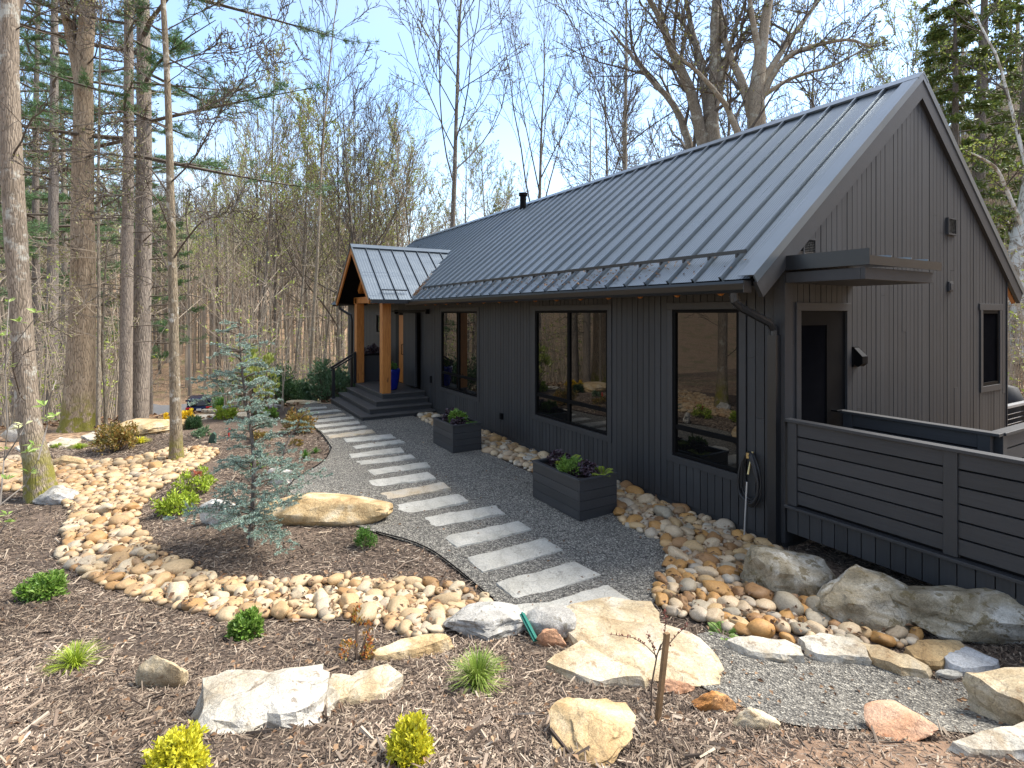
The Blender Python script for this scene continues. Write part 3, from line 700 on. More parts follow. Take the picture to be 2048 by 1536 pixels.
mb = MB(); mb.box(5.40, 6.7, YC - .03, YC - .016, 3.12, 3.22); mb.build('flashing', MAT['gutterm'], cn)
# porch: platform, steps, posts, gable roof
TL = .235
for i, (z, o) in enumerate(((.50, 0), (.365, TL), (.23, 2 * TL), (.10, 3 * TL))):
    m = MB(); x0, y0, y1 = 4.19 - o, 13.55 - o, 16.25
    m.box(x0 + .02, WX - .02, y0 + .02, y1, z - .2, z - .032, 1)
    m.box(x0 - .012, WX - .02, y0 - .012, y1, z - .03, z, 0)
    m.build('porch_floor' if i == 0 else 'step', [MAT['step'], MAT['planter']], house, bevel=.004)
for py in (13.66, 16.16):
    m = MB(); m.box(4.19, 4.42, py - .115, py + .115, .502, 2.84); m.build('porch_post', MAT['wood'], house, bevel=.012)
PY0, PY1, PYC, PX0, PRZ, PEZ = 13.12, 16.68, 14.9, 3.74, 4.40, 2.90
m = MB(); m.box(4.2, 4.4, 13.4, 16.4, 2.842, 3.02); m.build('porch_beam', MAT['wood'], house, bevel=.008)
m = MB(); m.box(4.2, WX - .02, 13.56, 13.76, 2.844, 3.0); m.box(4.2, WX - .02, 16.06, 16.26, 2.844, 3.0); m.build('porch_beam', MAT['wood'], house, bevel=.008)
ps = np.array([PYC - PY0, PRZ - PEZ]); ps /= np.linalg.norm(ps)
m = MB()
PEND = EX + (PRZ - EZ) * (CX0 - EX) / (RZ - EZ) + .1
for s in (1, -1):
    e = np.array([PYC - s * (PYC - PY0), PEZ]); c = np.array([PYC, PRZ]); nn = np.array([-s * ps[1], ps[0]])
    npan = int((PEND - PX0) / PW) + 1
    for i in range(npan):                     # panels trimmed where the main roof comes up
        a = PX0 + i * PW; prof = [(a, .034), (a + .012, .034), (a + .013, 0)]
        for j in range(5): prof += [(a + .05 + j * .07, 0), (a + .065 + j * .07, .003), (a + .08 + j * .07, 0)]
        prof += [(a + PW, 0)]
        xm = a + PW * .5; zlo = EZ + (xm - EX) * (RZ - EZ) / (CX0 - EX) - .12
        t0 = max(0, (zlo - PEZ) / (PRZ - PEZ))
        if t0 < .98: metal(m, prof, 'x', e + (c - e) * t0, c, nn)
pr = m.build('porch_roof', MAT['roof'], house)
m = MB()
for s in (1, -1):
    e = np.array([PYC - s * (PYC - PY0), PEZ]); c = np.array([PYC, PRZ]); nn = np.array([-s * ps[1], ps[0]])
    m.prism([tuple(e - nn * .01), tuple(c + np.array([0, -.012])), tuple(c + np.array([0, -.10])), tuple(e - nn * .07)], 'x', PX0 + .04, 5.6)
m.build('porch_ceiling', MAT['black'], pr)
m = MB()
for s in (1, -1):
    e = np.array([PYC - s * (PYC - PY0), PEZ]); c = np.array([PYC, PRZ]); nn = np.array([-s * ps[1], ps[0]])
    m.prism([tuple(e - nn * .012), tuple(c + np.array([0, -.015])), tuple(c + np.array([0, -.21])), tuple(e - nn * .15)], 'x', PX0 - .0, PX0 + .04)
    m.prism([tuple(e + np.array([s * .55, .55 * ps[1] / ps[0]]) - nn * .16), tuple(c + np.array([0, -.22])), tuple(c + np.array([0, -.42])), tuple(e + np.array([s * .55, .55 * ps[1] / ps[0]]) - nn * .3)], 'x', 4.22, 4.38)
m.box(4.24, 4.36, PYC - .06, PYC + .06, 3.02, PRZ - .35)
m.build('gable_truss', MAT['wood'], pr)
m = MB()
for s in (1, -1):
    e = np.array([PYC - s * (PYC - PY0), PEZ]); c = np.array([PYC, PRZ]); nn = np.array([-s * ps[1], ps[0]])
    q = c + np.array([-s * ps[0], -ps[1]]) * .13
    m.prism([tuple(c + np.array([0, .05])), tuple(q + nn * .045), tuple(q + nn * .02), tuple(c + np.array([0, .01]))], 'x', PX0 - .02, PEND)
    m.prism([tuple(e + nn * .04), tuple(c + np.array([0, .052])), tuple(c + np.array([0, -.02])), tuple(e - nn * .03)], 'x', PX0 - .02, PX0 - .004)
m.build('ridge_cap', MAT['roof'], pr)
m = MB(); m.box(PX0 + .02, EX - .1, PY0 - .11, PY0 + .0, PEZ - .1, PEZ - .01); m.box(PX0 + .02, EX - .1, PY1, PY1 + .11, PEZ - .1, PEZ - .01); m.build('gutter', MAT['gutterm'], pr)
m = MB(); p = np.array([PYC - (PYC - PY0), PEZ]) + ps * .28 + np.array([-ps[1], ps[0]]) * .08
m.bar((PX0 + .35, p[0], p[1]), (EX - .05, p[0], p[1]), .03, .03); m.build('snow_guard', MAT['gutterm'], pr)
m = MB(); m.tube([(PX0 + .12, PY1 + .05, PEZ - .1), (PX0 + .12, PY1 + .05, PEZ - .2), (4.15, PY1 - .1, PEZ - .4), (4.17, PY1 - .15, PEZ - .55), (4.17, PY1 - .15, .0)], .04, 8); m.build('downspout', MAT['gutterm'], pr)
# sliding barn door, cedar door behind, track
m = MB(); yy = 13.92
while yy < 14.86: m.box(WX - .16, WX - .115, yy + .004, yy + .104, .56, 2.56); yy += .108
m.box(WX - .115, WX - .08, 13.92, 14.89, .56, 2.56, 1); bd = m.build('barn_door', [MAT['siding'], MAT['black']], house)
m = MB(); m.box(WX - .13, WX - .05, 13.2, 16.0, 2.6, 2.64); m.box(WX - .10, WX + .01, 13.3, 13.36, 2.54, 2.66); m.box(WX - .10, WX + .01, 15.8, 15.86, 2.54, 2.66); m.build('track', MAT['black'], bd)
m = MB(); m.box(WX - .03, WX + .02, 15.2, 15.62, .52, 2.5); cd = m.build('door', MAT['wood'], house)
m = MB(); m.tube([(WX - .03, 15.27, 1.35), (WX - .07, 15.27, 1.35), (WX - .07, 15.27, 1.65), (WX - .03, 15.27, 1.65)], .012, 8); m.build('handle', MAT['black'], cd)
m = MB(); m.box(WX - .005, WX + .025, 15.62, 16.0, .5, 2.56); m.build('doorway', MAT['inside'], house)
# step handrail
m = MB(); m.box(3.5, 3.58, 16.06, 16.14, .1, .98); m.box(4.1, 4.18, 16.02, 16.1, .5, 1.4)
m.bar((3.46, 16.1, .97), (4.22, 16.1, 1.42), .06, .03, (0, 1, 0)); m.bar((3.46, 16.1, .90), (4.22, 16.1, 1.33), .04, .03, (0, 1, 0)); m.build('handrail', MAT['gutterm'], house)
# plants debris caught in the valley
# ------------------------------------------------------------------ deck walkway with its rails
deck = empty('deck', (WX, 2, .55), 'dark grey deck walkway with horizontal board railing beside the gable', 'deck')
m = MB(); m.box(WX + .03, 6.35, .2, YC - .03, .50, .54); m.box(6.35, 12, .2, 1.98, .50, .54); m.build('deck_floor', MAT['step'], deck)
def rail(p0, p1, axis, posts, zb=.56, zt=1.42, face=-1):
    """board rail in a plane; axis 'y': plane x=p0 const"""
    c = p0
    def bx(a0, a1, d0, d1, z0, z1):
        m_ = MB()
        if axis == 'y': m_.box(c + d0, c + d1, a0, a1, z0, z1)
        else: m_.box(a0, a1, c + d0, c + d1, z0, z1)
        return m_
    lo, hi = p1
    m_ = bx(lo, hi, -.035, .075, zt, zt + .03); m_.build('cap_rail', MAT['trim'], deck, bevel=.004)
    for p in posts: bx(p - .05, p + .05, -.012, .06, zb + .002, zt - .001).build('rail_post', MAT['trim'], deck, bevel=.004)
    es = sorted(posts)
    for a, b in zip(es[:-1], es[1:]):
        m_ = MB(); z = zb + .02; n = 6; hgt = (zt - zb - .02) / n
        for i in range(n):
            k = bx(a + .051, b - .051, .004, .032, z + .008, z + hgt - .008)
            m_.add(np.concatenate(k.v), np.concatenate(k.q)); z += hgt
        m_.build('rail_board', MAT['sidingx'], deck)
        bx(a + .051, b - .051, .034, .05, zb - .012, zt - .002).build('rail_backing', MAT['black'], deck)
rail(WX, (-1.2, YC - .02), 'y', [3.35, 1.99, .6, -.8])
rail(6.37, (1.98, YC - .03), 'y', [3.32, 2.1])
rail(2.0, (6.45, 11.5), 'x', [6.5, 8.0, 9.5, 11.0])
m = MB(); m.box(WX - .045, WX + .06, -1.2, YC - .02, .525, .556); m.build('band_rail', MAT['trim'], deck, bevel=.004)
m = MB(); yy = YC - .03
while yy > -1.2: m.box(WX - .004, WX + .02, yy - .118, yy - .004, .27, .52); yy -= .122
m.build('skirt', MAT['siding'], deck)
m = MB(); m.box(6.385, 6.41, 1.98, YC - .03, -.1, .5); m.build('skirt', MAT['siding'], deck)  # made-up inner skirt, added to block sunlight from under the deck
m = MB(); m.box(6.385, 12, 1.93, 1.955, -.1, .5); m.build('skirt', MAT['siding'], deck)  # second added skirt, keeps the underside of the deck dark
m = MB(); m.box(WX + .03, 6.3, -1.2, YC - .05, .38, .495); m.build('joist', MAT['black'], deck)
m = MB()
for xx, yy in ((5.6, 2.0), (5.6, 0.2), (6.3, 2.0), (8, .5), (10, .5)): m.box(xx - .06, xx + .06, yy - .06, yy + .06, -.1, .5)
m.build('pier', MAT['black'], deck)
# far deck corner with cable rail seen past the gable
bdk = empty('back_deck', (13, 6, -.4), 'back deck with thin steel cable railing just past the gable corner', 'deck')
m = MB(); m.box(11.4, 20, 4.4, 9, -.42, -.3); m.build('deck_floor', MAT['step'], bdk)
for xx in (13.4, 15.6, 17.8, 19.9):
    m = MB(); m.box(xx - .04, xx + .04, 4.42, 4.5, -.3, .58); m.build('rail_post', MAT['trim'], bdk)
m = MB(); m.box(11.4, 20, 4.4, 4.52, .58, .63); m.build('cap_rail', m_plain('grey rail', (.22, .22, .22), .5), bdk)
cbm = m_plain('steel cable', (.4, .4, .4), .35, .8)
for i in range(7):
    m = MB(); m.tube([(11.4, 4.46, -.2 + i * .105), (20, 4.46, -.2 + i * .105)], .007, 5); m.build('cable', cbm, bdk)
m = MB(); m.lathe((16.25, 4.95, -.3), [(.34, 0), (.34, .55), (.32, .85), (.2, 1.15), (.02, 1.2)], 14)
gr = m.build('grill', m_plain('black grill cover', (.012, .012, .013), .7), smooth=True, origin=(16.25, 4.95, -.3)); tagged(gr, 'grill under a black cover on the back deck past the gable', 'grill')
# ------------------------------------------------------------------ flagstones, slabs and boulders
def slab(name, label, cat, poly, H, mat, group=None, rough=.012, seed=1, zabs=None, tilt=0, flare=.03, sub=.1, corner=True):
    """a flat rock: outline of its top read off the photograph, its own height above the ground"""
    rg = np.random.default_rng(seed)
    c0 = np.mean(np.array(poly), 0); g, dep = G(c0[0], c0[1], H)
    zt = g[2] if zabs is None else zabs
    P = np.array([onz(a, b, zt)[:2] for a, b in poly])
    if not corner: P = smooth_poly(P, 2)
    per = np.linalg.norm(np.roll(P, -1, 0) - P, axis=1)
    R = []
    for a, b, L in zip(P, np.roll(P, -1, 0), per):
        k = max(1, int(L / (sub * .8)))
        R += [a + (b - a) * i / k for i in range(k)]
    R = np.array(R); cen = R.mean(0)
    out = (R - cen) / (np.linalg.norm(R - cen, axis=1)[:, None] + 1e-6)
    jit = np.array([noise.noise(Vector((a * 5 + seed, b * 5, 0))) for a, b in R])
    jit2 = rg.uniform(-1, 1, len(R)) * .5 + jit
    R = R + out * (jit2 * rough * 1.6)[:, None]
    v2, f = fill(R, sub, rg, .3)
    n = len(R)
    def nz(a, b): return (noise.fractal(Vector((a * 3.2 + seed * 7.1, b * 3.2, seed)), .9, 2.1, 5) + .6 * noise.ridged_multi_fractal(Vector((a * 1.7, b * 2.6, seed * 3.)), .9, 2, 4, 1, 2) * .3) * rough * 1.3
    zz = np.array([zt + nz(a, b) for a, b in v2]); zz[:n] -= rough * .9
    m = MB(); m.add(np.column_stack([v2, zz]), None, f)
    o2 = R + out * flare; zb = np.minimum(height(o2[:, 0], o2[:, 1]) - .04, zt - .01)
    nr_ = 5; V = [np.column_stack([R, zz[:n]])]
    for k in range(1, nr_ + 1):
        u = k / nr_; zk = zz[:n] * (1 - u) + zb * u
        ns = np.array([noise.fractal(Vector((a * 4, b * 4, c * 9 + seed)), .8, 2.1, 4) for (a, b), c in zip(R, zk)])
        V.append(np.column_stack([R + out * (flare * u + math.sin(u * 3.1) * .008 + rough * 1.5 * ns + rough * .35 * rg.uniform(-1, 1, n))[:, None], zk + (rough * .25 * rg.uniform(-1, 1, n) if k < nr_ else 0)]))
    q = [(r * n + (i + 1) % n, r * n + i, (r + 1) * n + i, (r + 1) * n + (i + 1) % n) for r in range(nr_) for i in range(n)]
    m.add(np.concatenate(V), q)
    o = m.build(name, MAT[mat], origin=(cen[0], cen[1], zt))
    return tagged(o, label, cat, group)
_ico = {}
def ico(sub):
    if sub not in _ico:
        b = bmesh.new(); bmesh.ops.create_icosphere(b, subdivisions=sub, radius=1)
        _ico[sub] = (np.array([v.co[:] for v in b.verts]), np.array([[v.index for v in f.verts] for f in b.faces])); b.free()
    return _ico[sub]
def rock_shape(seed, sub=4, cuts=9, nz=.10, boxy=.75):
    rg = np.random.default_rng(seed); d, f = ico(sub)
    e = 2 / boxy
    r = 1 / (np.abs(d) ** e).sum(1) ** (1 / e)
    for _ in range(cuts):
        n = rg.normal(size=3); n /= np.linalg.norm(n); c = rg.uniform(.62, .92)
        k = d @ n; r = np.where(k > .05, np.minimum(r, c / np.maximum(k, .05)), r)
    o = Vector(rg.uniform(0, 50, 3))
    dn = np.array([noise.fractal(Vector(p) * 1.6 + o, .85, 2.1, 6) for p in d * r[:, None]])
    rn = np.array([noise.ridged_multi_fractal(Vector((p[0] * 1.3, p[1] * 1.3, p[2] * 3.)) + o, .9, 2.1, 5, 1, 2) for p in d * r[:, None]])
    r = r + nz * dn + nz * .35 * (rn - 1.2)
    v = d * r[:, None]; v -= (v.max(0) + v.min(0)) / 2; v /= (v.max(0) - v.min(0)) / 2
    return v, f
def boulder(name, label, px0, px1, yt, yb, H, mat, seed, group=None, cat='boulder', cuts=9, nz=.10, boxy=.75, depth=None, rz=0, sub=4):
    g, w = G((px0 + px1) / 2, yb)
    if w > 18: w = 15.0; g = at((px0 + px1) / 2, yb, w); g[2] = h1(g[0], g[1])
    W = (px1 - px0) / FPX * w
    d = depth
    if d is not None: H = float(np.clip(CZ - g[2] - (yt - YH) / FPX * (w + d * .55), .07, .9))
    if d is None:
        d = (CZ - g[2] - H) * FPX / max(20, (yt - YH)) - w
        d = float(np.clip(d, W * .3, W * 1.3))
    v, f = rock_shape(seed, sub, cuts, nz, boxy)
    W *= (w + d * .4) / w
    cs, sn = math.cos(rz), math.sin(rz)
    v2 = np.column_stack([v[:, 0] * cs - v[:, 1] * sn, v[:, 0] * sn + v[:, 1] * cs, v[:, 2]])
    v2[:, :2] /= np.abs(v2[:, :2]).max(0)
    Z = v2[:, 2] * .62 + .38                   # lower part buried
    c = g + FV * d * .5
    P = c + RV * (v2[:, 0] * W / 2)[:, None] + FV * (v2[:, 1] * d / 2)[:, None]
    P[:, 2] = g[2] + Z * H
    m = MB(); m.add(P, None, f)
    o = m.build(name, MAT[mat], smooth=True, origin=(c[0], c[1], g[2]))
    try:
        o.data.set_sharp_from_angle(angle=RAD(28))
    except Exception: pass
    return tagged(o, label, cat, group)

# the path of long grey stepping stones, from the big slab up to the porch
STONES = [((1095,1204),(1215,1168),(1262,1198),(1140,1226),'slate'),((993,1164),(1148,1121),(1202,1148),(1035,1200),'slate'),((935,1114),(1089,1075),(1126,1098),(966,1143),'slate'),
 ((885,1072),(1036,1041),(1062,1057),(914,1094),'slate'),((845,1034),(991,1009),(1008,1025),(866,1054),'slate'),((783,1010),(917,987),(938,1001),(800,1029),'slate'),((757,986),(885,964),(900,975),(772,999),'slate2'),
 ((737,961),(855,943),(872,955),(747,974),'slate'),((735,939),(853,923),(859,932),(747,950),'slate'),((713,922),(822,908),(832,915),(723,929),'slate'),((697,907),(802,894),(808,903),(703,915),'slate'),
 ((704,891),(800,878),(809,884),(713,897),'slate'),((687,877),(781,867),(790,874),(694,884),'slate'),((651,870),(743,858),(750,864),(660,876),'slate2'),((640,860),(730,850),(734,854),(646,865),'slate'),
 ((627,850),(716,841),(719,846),(633,855),'slate'),((619,840),(706,832),(709,836),(627,845),'slate'),((620,832),(687,826),(692,829),(627,836),'slate2'),((612,823),(675,818),(682,821),(620,827),'slate'),((604,815),(651,812),(655,815),(610,819),'slate')]
ords = ['first','second','third','fourth','fifth','sixth','seventh','eighth','ninth','tenth','eleventh','twelfth','thirteenth','fourteenth','fifteenth','sixteenth','seventeenth','eighteenth','nineteenth','twentieth']
for i, s in enumerate(STONES):
    nm = 'tan' if s[4] == 'slate2' else 'grey'
    slab('stepping_stone', f'{nm} stepping stone in the gravel path, {ords[i]} in line counting from the big cream slab', 'stepping stone', s[:4], .055, s[4], 'stepping stones across the gravel path', .008, i + 1, flare=.004, sub=.07)

slab('slab', 'thin grey flagstone wedged between gravel path and big cream slab', 'slab', [(1000,1215),(1030,1208),(1105,1202),(1112,1222),(1060,1232),(1010,1228)], .05, 'slate', None, .008, 31, flare=.01)
slab('slab', 'cream sandstone slab, upper step beside the gravel path end', 'slab', [(1122,1214),(1160,1200),(1240,1194),(1300,1198),(1322,1222),(1318,1250),(1250,1262),(1160,1256),(1130,1240)], .14, 'cream', None, .018, 32)
slab('slab', 'largest cream and white flat slab with rounded edge by the small stake', 'slab', [(1128,1246),(1180,1226),(1250,1238),(1316,1238),(1380,1262),(1425,1290),(1445,1325),(1440,1362),(1400,1372),(1330,1366),(1275,1352),(1220,1318),(1165,1290)], .10, 'cream', None, .02, 33)
slab('slab', 'smooth tan slab tilted at the near edge of the largest cream slab', 'slab', [(1092,1318),(1130,1296),(1165,1280),(1215,1312),(1290,1342),(1280,1350),(1200,1358),(1180,1356)], .10, 'cream', None, .012, 34)
slab('flat_rock', 'low flat tan rock between the pale cobbles and the reddish shrub', 'rock', [(736,1300),(800,1275),(850,1262),(905,1264),(890,1280),(820,1296),(760,1312)], .10, 'tan', None, .012, 35, corner=False)
slab('boulder', 'long white boulder with cracked top lying in the foreground mulch', 'boulder', [(402,1382),(412,1356),(455,1340),(560,1328),(640,1322),(665,1335),(655,1372),(640,1396),(560,1420),(460,1434),(420,1436),(404,1412)], .17, 'white', None, .024, 36, flare=.05, sub=.06)
slab('boulder', 'cream slab like boulder joined to the right end of the long white boulder', 'boulder', [(662,1344),(700,1340),(770,1330),(800,1336),(770,1362),(720,1390),(665,1396),(645,1392)], .11, 'cream', None, .022, 37, flare=.04, sub=.06)
EDGE = [([(1455,1276),(1490,1268),(1570,1276),(1602,1290),(1602,1305),(1560,1306),(1500,1298)], 'white', 'white flat edging rock closest to the fern'),
        ([(1604,1272),(1640,1264),(1710,1276),(1732,1292),(1734,1312),(1690,1308),(1620,1300)], 'white', 'white layered edging rock, middle of three in a row'),
        ([(1727,1284),(1760,1288),(1815,1308),(1858,1328),(1858,1340),(1800,1330),(1742,1308)], 'cream', 'cream wedge shaped edging rock beside the gravel patch'),
        ([(1810,1290),(1850,1272),(1920,1280),(1930,1300),(1880,1318),(1830,1312)], 'tan', 'tan layered edging rock in front of the brown boulder'),
        ([(1888,1300),(1925,1284),(1998,1316),(1995,1328),(1925,1330),(1900,1322)], 'bluish', 'bluish white pointed edging rock beside the dark mulch')]
for i, (p, mt, lb) in enumerate(EDGE): slab('edging_rock', lb, 'rock', p, .10, mt, 'flat rocks edging the gravel patch', .016, 40 + i, flare=.015, sub=.06)
slab('boulder', 'large pale ledge rock with tan layered side at the frame edge', 'boulder', [(1935,1338),(1985,1326),(2060,1324),(2200,1340),(2200,1420),(2075,1412),(2000,1372)], .26, 'cream', None, .03, 47, flare=-.02, sub=.08)
slab('boulder', 'white low rock at the lower right beside the orange boulder', 'boulder', [(1905,1476),(1960,1458),(2060,1438),(2180,1440),(2180,1500),(2050,1492),(1950,1490)], .12, 'white', None, .02, 48, flare=.05, sub=.07)
SL = [([(96,886),(120,874),(160,876),(158,884),(118,893)], 'flat white slate behind the leaning tree trunk'), ([(164,872),(185,862),(222,866),(240,870),(215,878),(178,878)], 'pale oval slate between tufts and the reddish shrub'),
      ([(238,862),(262,852),(300,850),(290,862),(262,868)], 'pale slate beside the mossy boulder'), ([(30,893),(60,884),(98,886),(90,896),(45,902)], 'white slate nearest the left frame edge'),
      ([(345,838),(380,830),(440,826),(442,832),(390,840)], 'long white slate behind the yellow bush'), ([(440,830),(480,824),(548,818),(556,824),(490,832)], 'white slate running behind the blue cedar')]
for i, (p, lb) in enumerate(SL): slab('slate', lb, 'slate', p, .06, 'white', 'pale slates along the far garden path', .012, 50 + i, flare=.01, sub=.12)

boulder('boulder', 'long tan boulder with undercut side between blue cedar and gravel path', 478, 768, 990, 1058, .36, 'tan', 61, cuts=6, depth=.62, nz=.07)
boulder('boulder', 'white angular boulder half hidden behind the blue cedar', 388, 474, 1000, 1054, .30, 'quartz', 62, cuts=16, nz=.2, boxy=1.0)
boulder('boulder', 'small white boulder beside the black path edging', 520, 582, 934, 972, .26, 'quartz', 63, cuts=14, nz=.18, boxy=1.0)
boulder('boulder', 'grey white boulder at the foot of the leaning tree', 34, 136, 972, 1014, .24, 'grey', 64, depth=.4)
boulder('boulder', 'large grey and white lichened boulder at the end of the pale cobbles', 882, 1058, 1220, 1288, .26, 'grey', 65, depth=.38)
boulder('boulder', 'dark mossy boulder against the largest cream slab', 1050, 1156, 1218, 1290, .30, 'grey', 66, depth=.3)
boulder('rock', 'small pinkish rock in front of the dark mossy boulder', 1073, 1134, 1260, 1301, .13, 'pink', 67, cat='rock')
boulder('rock', 'small yellow rock at the near edge of the largest cream slab', 1243, 1300, 1340, 1372, .09, 'orange', 68, cat='rock')
boulder('rock', 'small rounded tan rock in the mulch beside the long white boulder', 262, 366, 1322, 1384, .18, 'cream', 69, cat='rock', cuts=5)
boulder('boulder', 'tan pitted boulder with dark front at the bottom edge', 1114, 1296, 1450, 1548, .25, 'tan', 70, depth=.42, nz=.16)
boulder('rock', 'bright orange rusty rock in line beside the wooden stake', 1386, 1478, 1388, 1432, .11, 'orange', 71, cat='rock')
boulder('rock', 'pale pink low rock next to the bright orange rock', 1470, 1566, 1422, 1470, .10, 'cream', 72, cat='rock')
boulder('rock', 'small rusty rock behind the wooden stake', 1320, 1395, 1352, 1398, .08, 'pink', 79, cat='rock')
boulder('boulder', 'orange angular boulder at the lower edge of the gravel patch', 1772, 1912, 1420, 1496, .20, 'pink', 73, depth=.26, nz=.06)
boulder('boulder', 'brown weathered boulder leaning beside the hose and deck corner', 1522, 1696, 1094, 1212, .46, 'brown', 74, depth=.62, nz=.12)
boulder('boulder', 'middle grey brown boulder with mossy shoulder below the deck', 1676, 1878, 1140, 1280, .50, 'brown', 75, depth=.55, nz=.13)
boulder('boulder', 'widest pale brown boulder under the deck at the right edge', 1836, 2330, 1172, 1312, .50, 'brown', 176, depth=.6, nz=.12)
boulder('rock', 'small flat grey stone between the edging rocks', 1878, 1932, 1336, 1368, .07, 'slate', 77, cat='rock', cuts=3)
boulder('boulder', 'mossy tan boulder behind the reddish shrub under the big oak', 205, 338, 836, 876, .52, 'tan', 78, depth=1.2)
boulder('boulder', 'white boulder in the far left corner behind dogwood leaves', -10, 52, 852, 884, .36, 'white', 80)
boulder('boulder', 'low tan boulder on the creek bank left of the reddish shrub', 92, 166, 908, 938, .2, 'tan', 81)
for i, (a, b, c, d) in enumerate([(398, 430, 816, 824), (462, 505, 812, 826), (505, 562, 806, 818), (566, 640, 798, 810), (418, 432, 818, 828)]):
    boulder('rock', ['small white rock behind the car side of the slates', 'tan rock on the bank left of the iris', 'grey rock on the bank before the rhododendrons', 'wide pale rock at the far end of the gravel path', 'smallest pale rock beside the parked car'][i], a, b, c, d, .11, ['white', 'tan', 'grey', 'cream', 'white'][i], 90 + i, cat='rock', sub=3)

# ------------------------------------------------------------------ river cobbles
rg = np.random.default_rng(11)
COBV = []
for i in range(10):
    v, f = rock_shape(200 + i, 3, 4 if i % 3 else 7, .07 if i % 3 else .10, .98)
    m = MB(); m.add(v, None, f); COBV.append((m.mesh('cobble', MAT['cobble'], True), v, f))
COB2 = [rock_shape(300 + i, 2, 3, .05, .98) for i in range(6)]
ROCKS_PX = []
def pack(poly, n_try, sizes, zoff, seed, over=.86):
    rgp = np.random.default_rng(seed); poly = np.asarray(poly); lo, hi = poly.min(0), poly.max(0)
    P = np.zeros((0, 3)); res = []
    cell = {}
    for rlo, rhi, k in sizes:
        xs = rgp.uniform(lo[0], hi[0], k); ys = rgp.uniform(lo[1], hi[1], k); ok = pip(poly, xs, ys)
        for x, y in zip(xs[ok], ys[ok]):
            r = rgp.uniform(rlo, rhi); c = (int(x / .35), int(y / .35)); bad = False
            for i in (-1, 0, 1):
                for j in (-1, 0, 1):
                    for (a, b, s) in cell.get((c[0] + i, c[1] + j), ()):
                        if (a - x) ** 2 + (b - y) ** 2 < ((s + r) * over) ** 2: bad = True; break
                    if bad: break
                if bad: break
            if not bad: cell.setdefault(c, []).append((x, y, r)); res.append((x, y, r))
    return np.array(res)
SZ = [(.08, .11, 150), (.062, .08, 1200), (.046, .062, 9000), (.028, .042, 22000)]
creek = pack(CREEK, 0, SZ, 0, 5, .78); strip = pack(STRIP, 0, SZ, 0, 6, .78)
def depth_of(p): return p[:, 0] * FV[0] + p[:, 1] * FV[1]
allc = np.concatenate([np.column_stack([creek, np.zeros(len(creek))]), np.column_stack([strip, np.ones(len(strip))])])
size_px = allc[:, 2] / depth_of(allc)
dd = depth_of(allc); rr_ = allc[:, 0] * RV[0] + allc[:, 1] * RV[1]
vis = (dd > 2) & (np.abs(rr_ / dd) < .96) & ~((allc[:, 1] > 6.3) & (allc[:, 3] == 1) & (allc[:, 1] < 6.9))
size_px = np.where(vis, size_px, 0)
order = np.argsort(-size_px); N_IND = 290
PAL = {0: [((.47, .34, .19), 'cream'), ((.42, .275, .135), 'buff'), ((.52, .42, .28), 'pale'), ((.36, .205, .08), 'tan'), ((.40, .33, .235), 'greyish'), ((.49, .37, .22), 'cream')],
       1: [((.40, .21, .065), 'orange brown'), ((.46, .31, .15), 'buff'), ((.50, .38, .24), 'cream'), ((.28, .15, .06), 'brown'), ((.33, .28, .20), 'grey'), ((.43, .23, .07), 'orange brown'), ((.44, .36, .26), 'pale grey')]}
first = {}
stuffv = MB(); stuffr = MB()
for rank, idx in enumerate(order):
    x, y, r, zn = allc[idx]; zn = int(zn); h = h1(x, y)
    sx, sy, sz = r * rg.uniform(1.1, 1.55), r * rg.uniform(.85, 1.1), r * rg.uniform(.6, .85)
    rz = rg.uniform(0, 6.3); tx, ty = rg.uniform(-.3, .3, 2)
    zc = h + .03 + sz * rg.uniform(.35, .75)
    if rank < N_IND:
        me = COBV[rg.integers(len(COBV))][0]
        o = bpy.data.objects.new('river_cobble', me); COL.objects.link(o)
        o.location = (x, y, zc); o.scale = (sx, sy, sz); o.rotation_euler = (tx, ty, rz)
        c, nm = PAL[zn][rg.integers(len(PAL[zn]))]; k = rg.uniform(.85, 1.12)
        o.color = (c[0] * k, c[1] * k, c[2] * k, 1)
        sn = 'large' if r > .08 else ('medium' if r > .062 else 'small')
        if zn == 0:
            px_ = CXP + FPX * (x * RV[0] + y * RV[1]) / (x * FV[0] + y * FV[1])
            wh = 'at the near end of the dry creek' if px_ > 620 else ('in the bend of the dry creek' if px_ > 300 else 'in the upper run of the dry creek')
        else: wh = 'in the wide bed below the deck corner' if y < 4.3 else 'in the strip along the house wall'
        tagged(o, f'{sn} {nm} river cobble {wh}', 'cobble', f'{sn} {nm} cobbles {wh}')
    else:
        v, f = COB2[rg.integers(6)]
        cs, sn = math.cos(rz), math.sin(rz); q = v * (sx, sy, sz)
        q = np.column_stack([q[:, 0] * cs - q[:, 1] * sn + x, q[:, 0] * sn + q[:, 1] * cs + y, q[:, 2] + zc])
        (stuffr if zn else stuffv).add(q, None, f)
MAT['cobbles2'] = m_cobble('orange cobble mix', [(0, (.44, .26, .10)), (.3, (.52, .40, .25)), (.55, (.40, .36, .29)), (.8, (.34, .21, .10)), (1, (.55, .47, .35))])
o = stuffv.build('creek_cobbles', MAT['cobbles'], smooth=True); tagged(o, 'smaller pale river cobbles filling the dry creek', None, None, 'stuff')
o = stuffr.build('strip_cobbles', MAT['cobbles2'], smooth=True); tagged(o, 'smaller orange brown river cobbles filling the strip along the house', None, None, 'stuff')

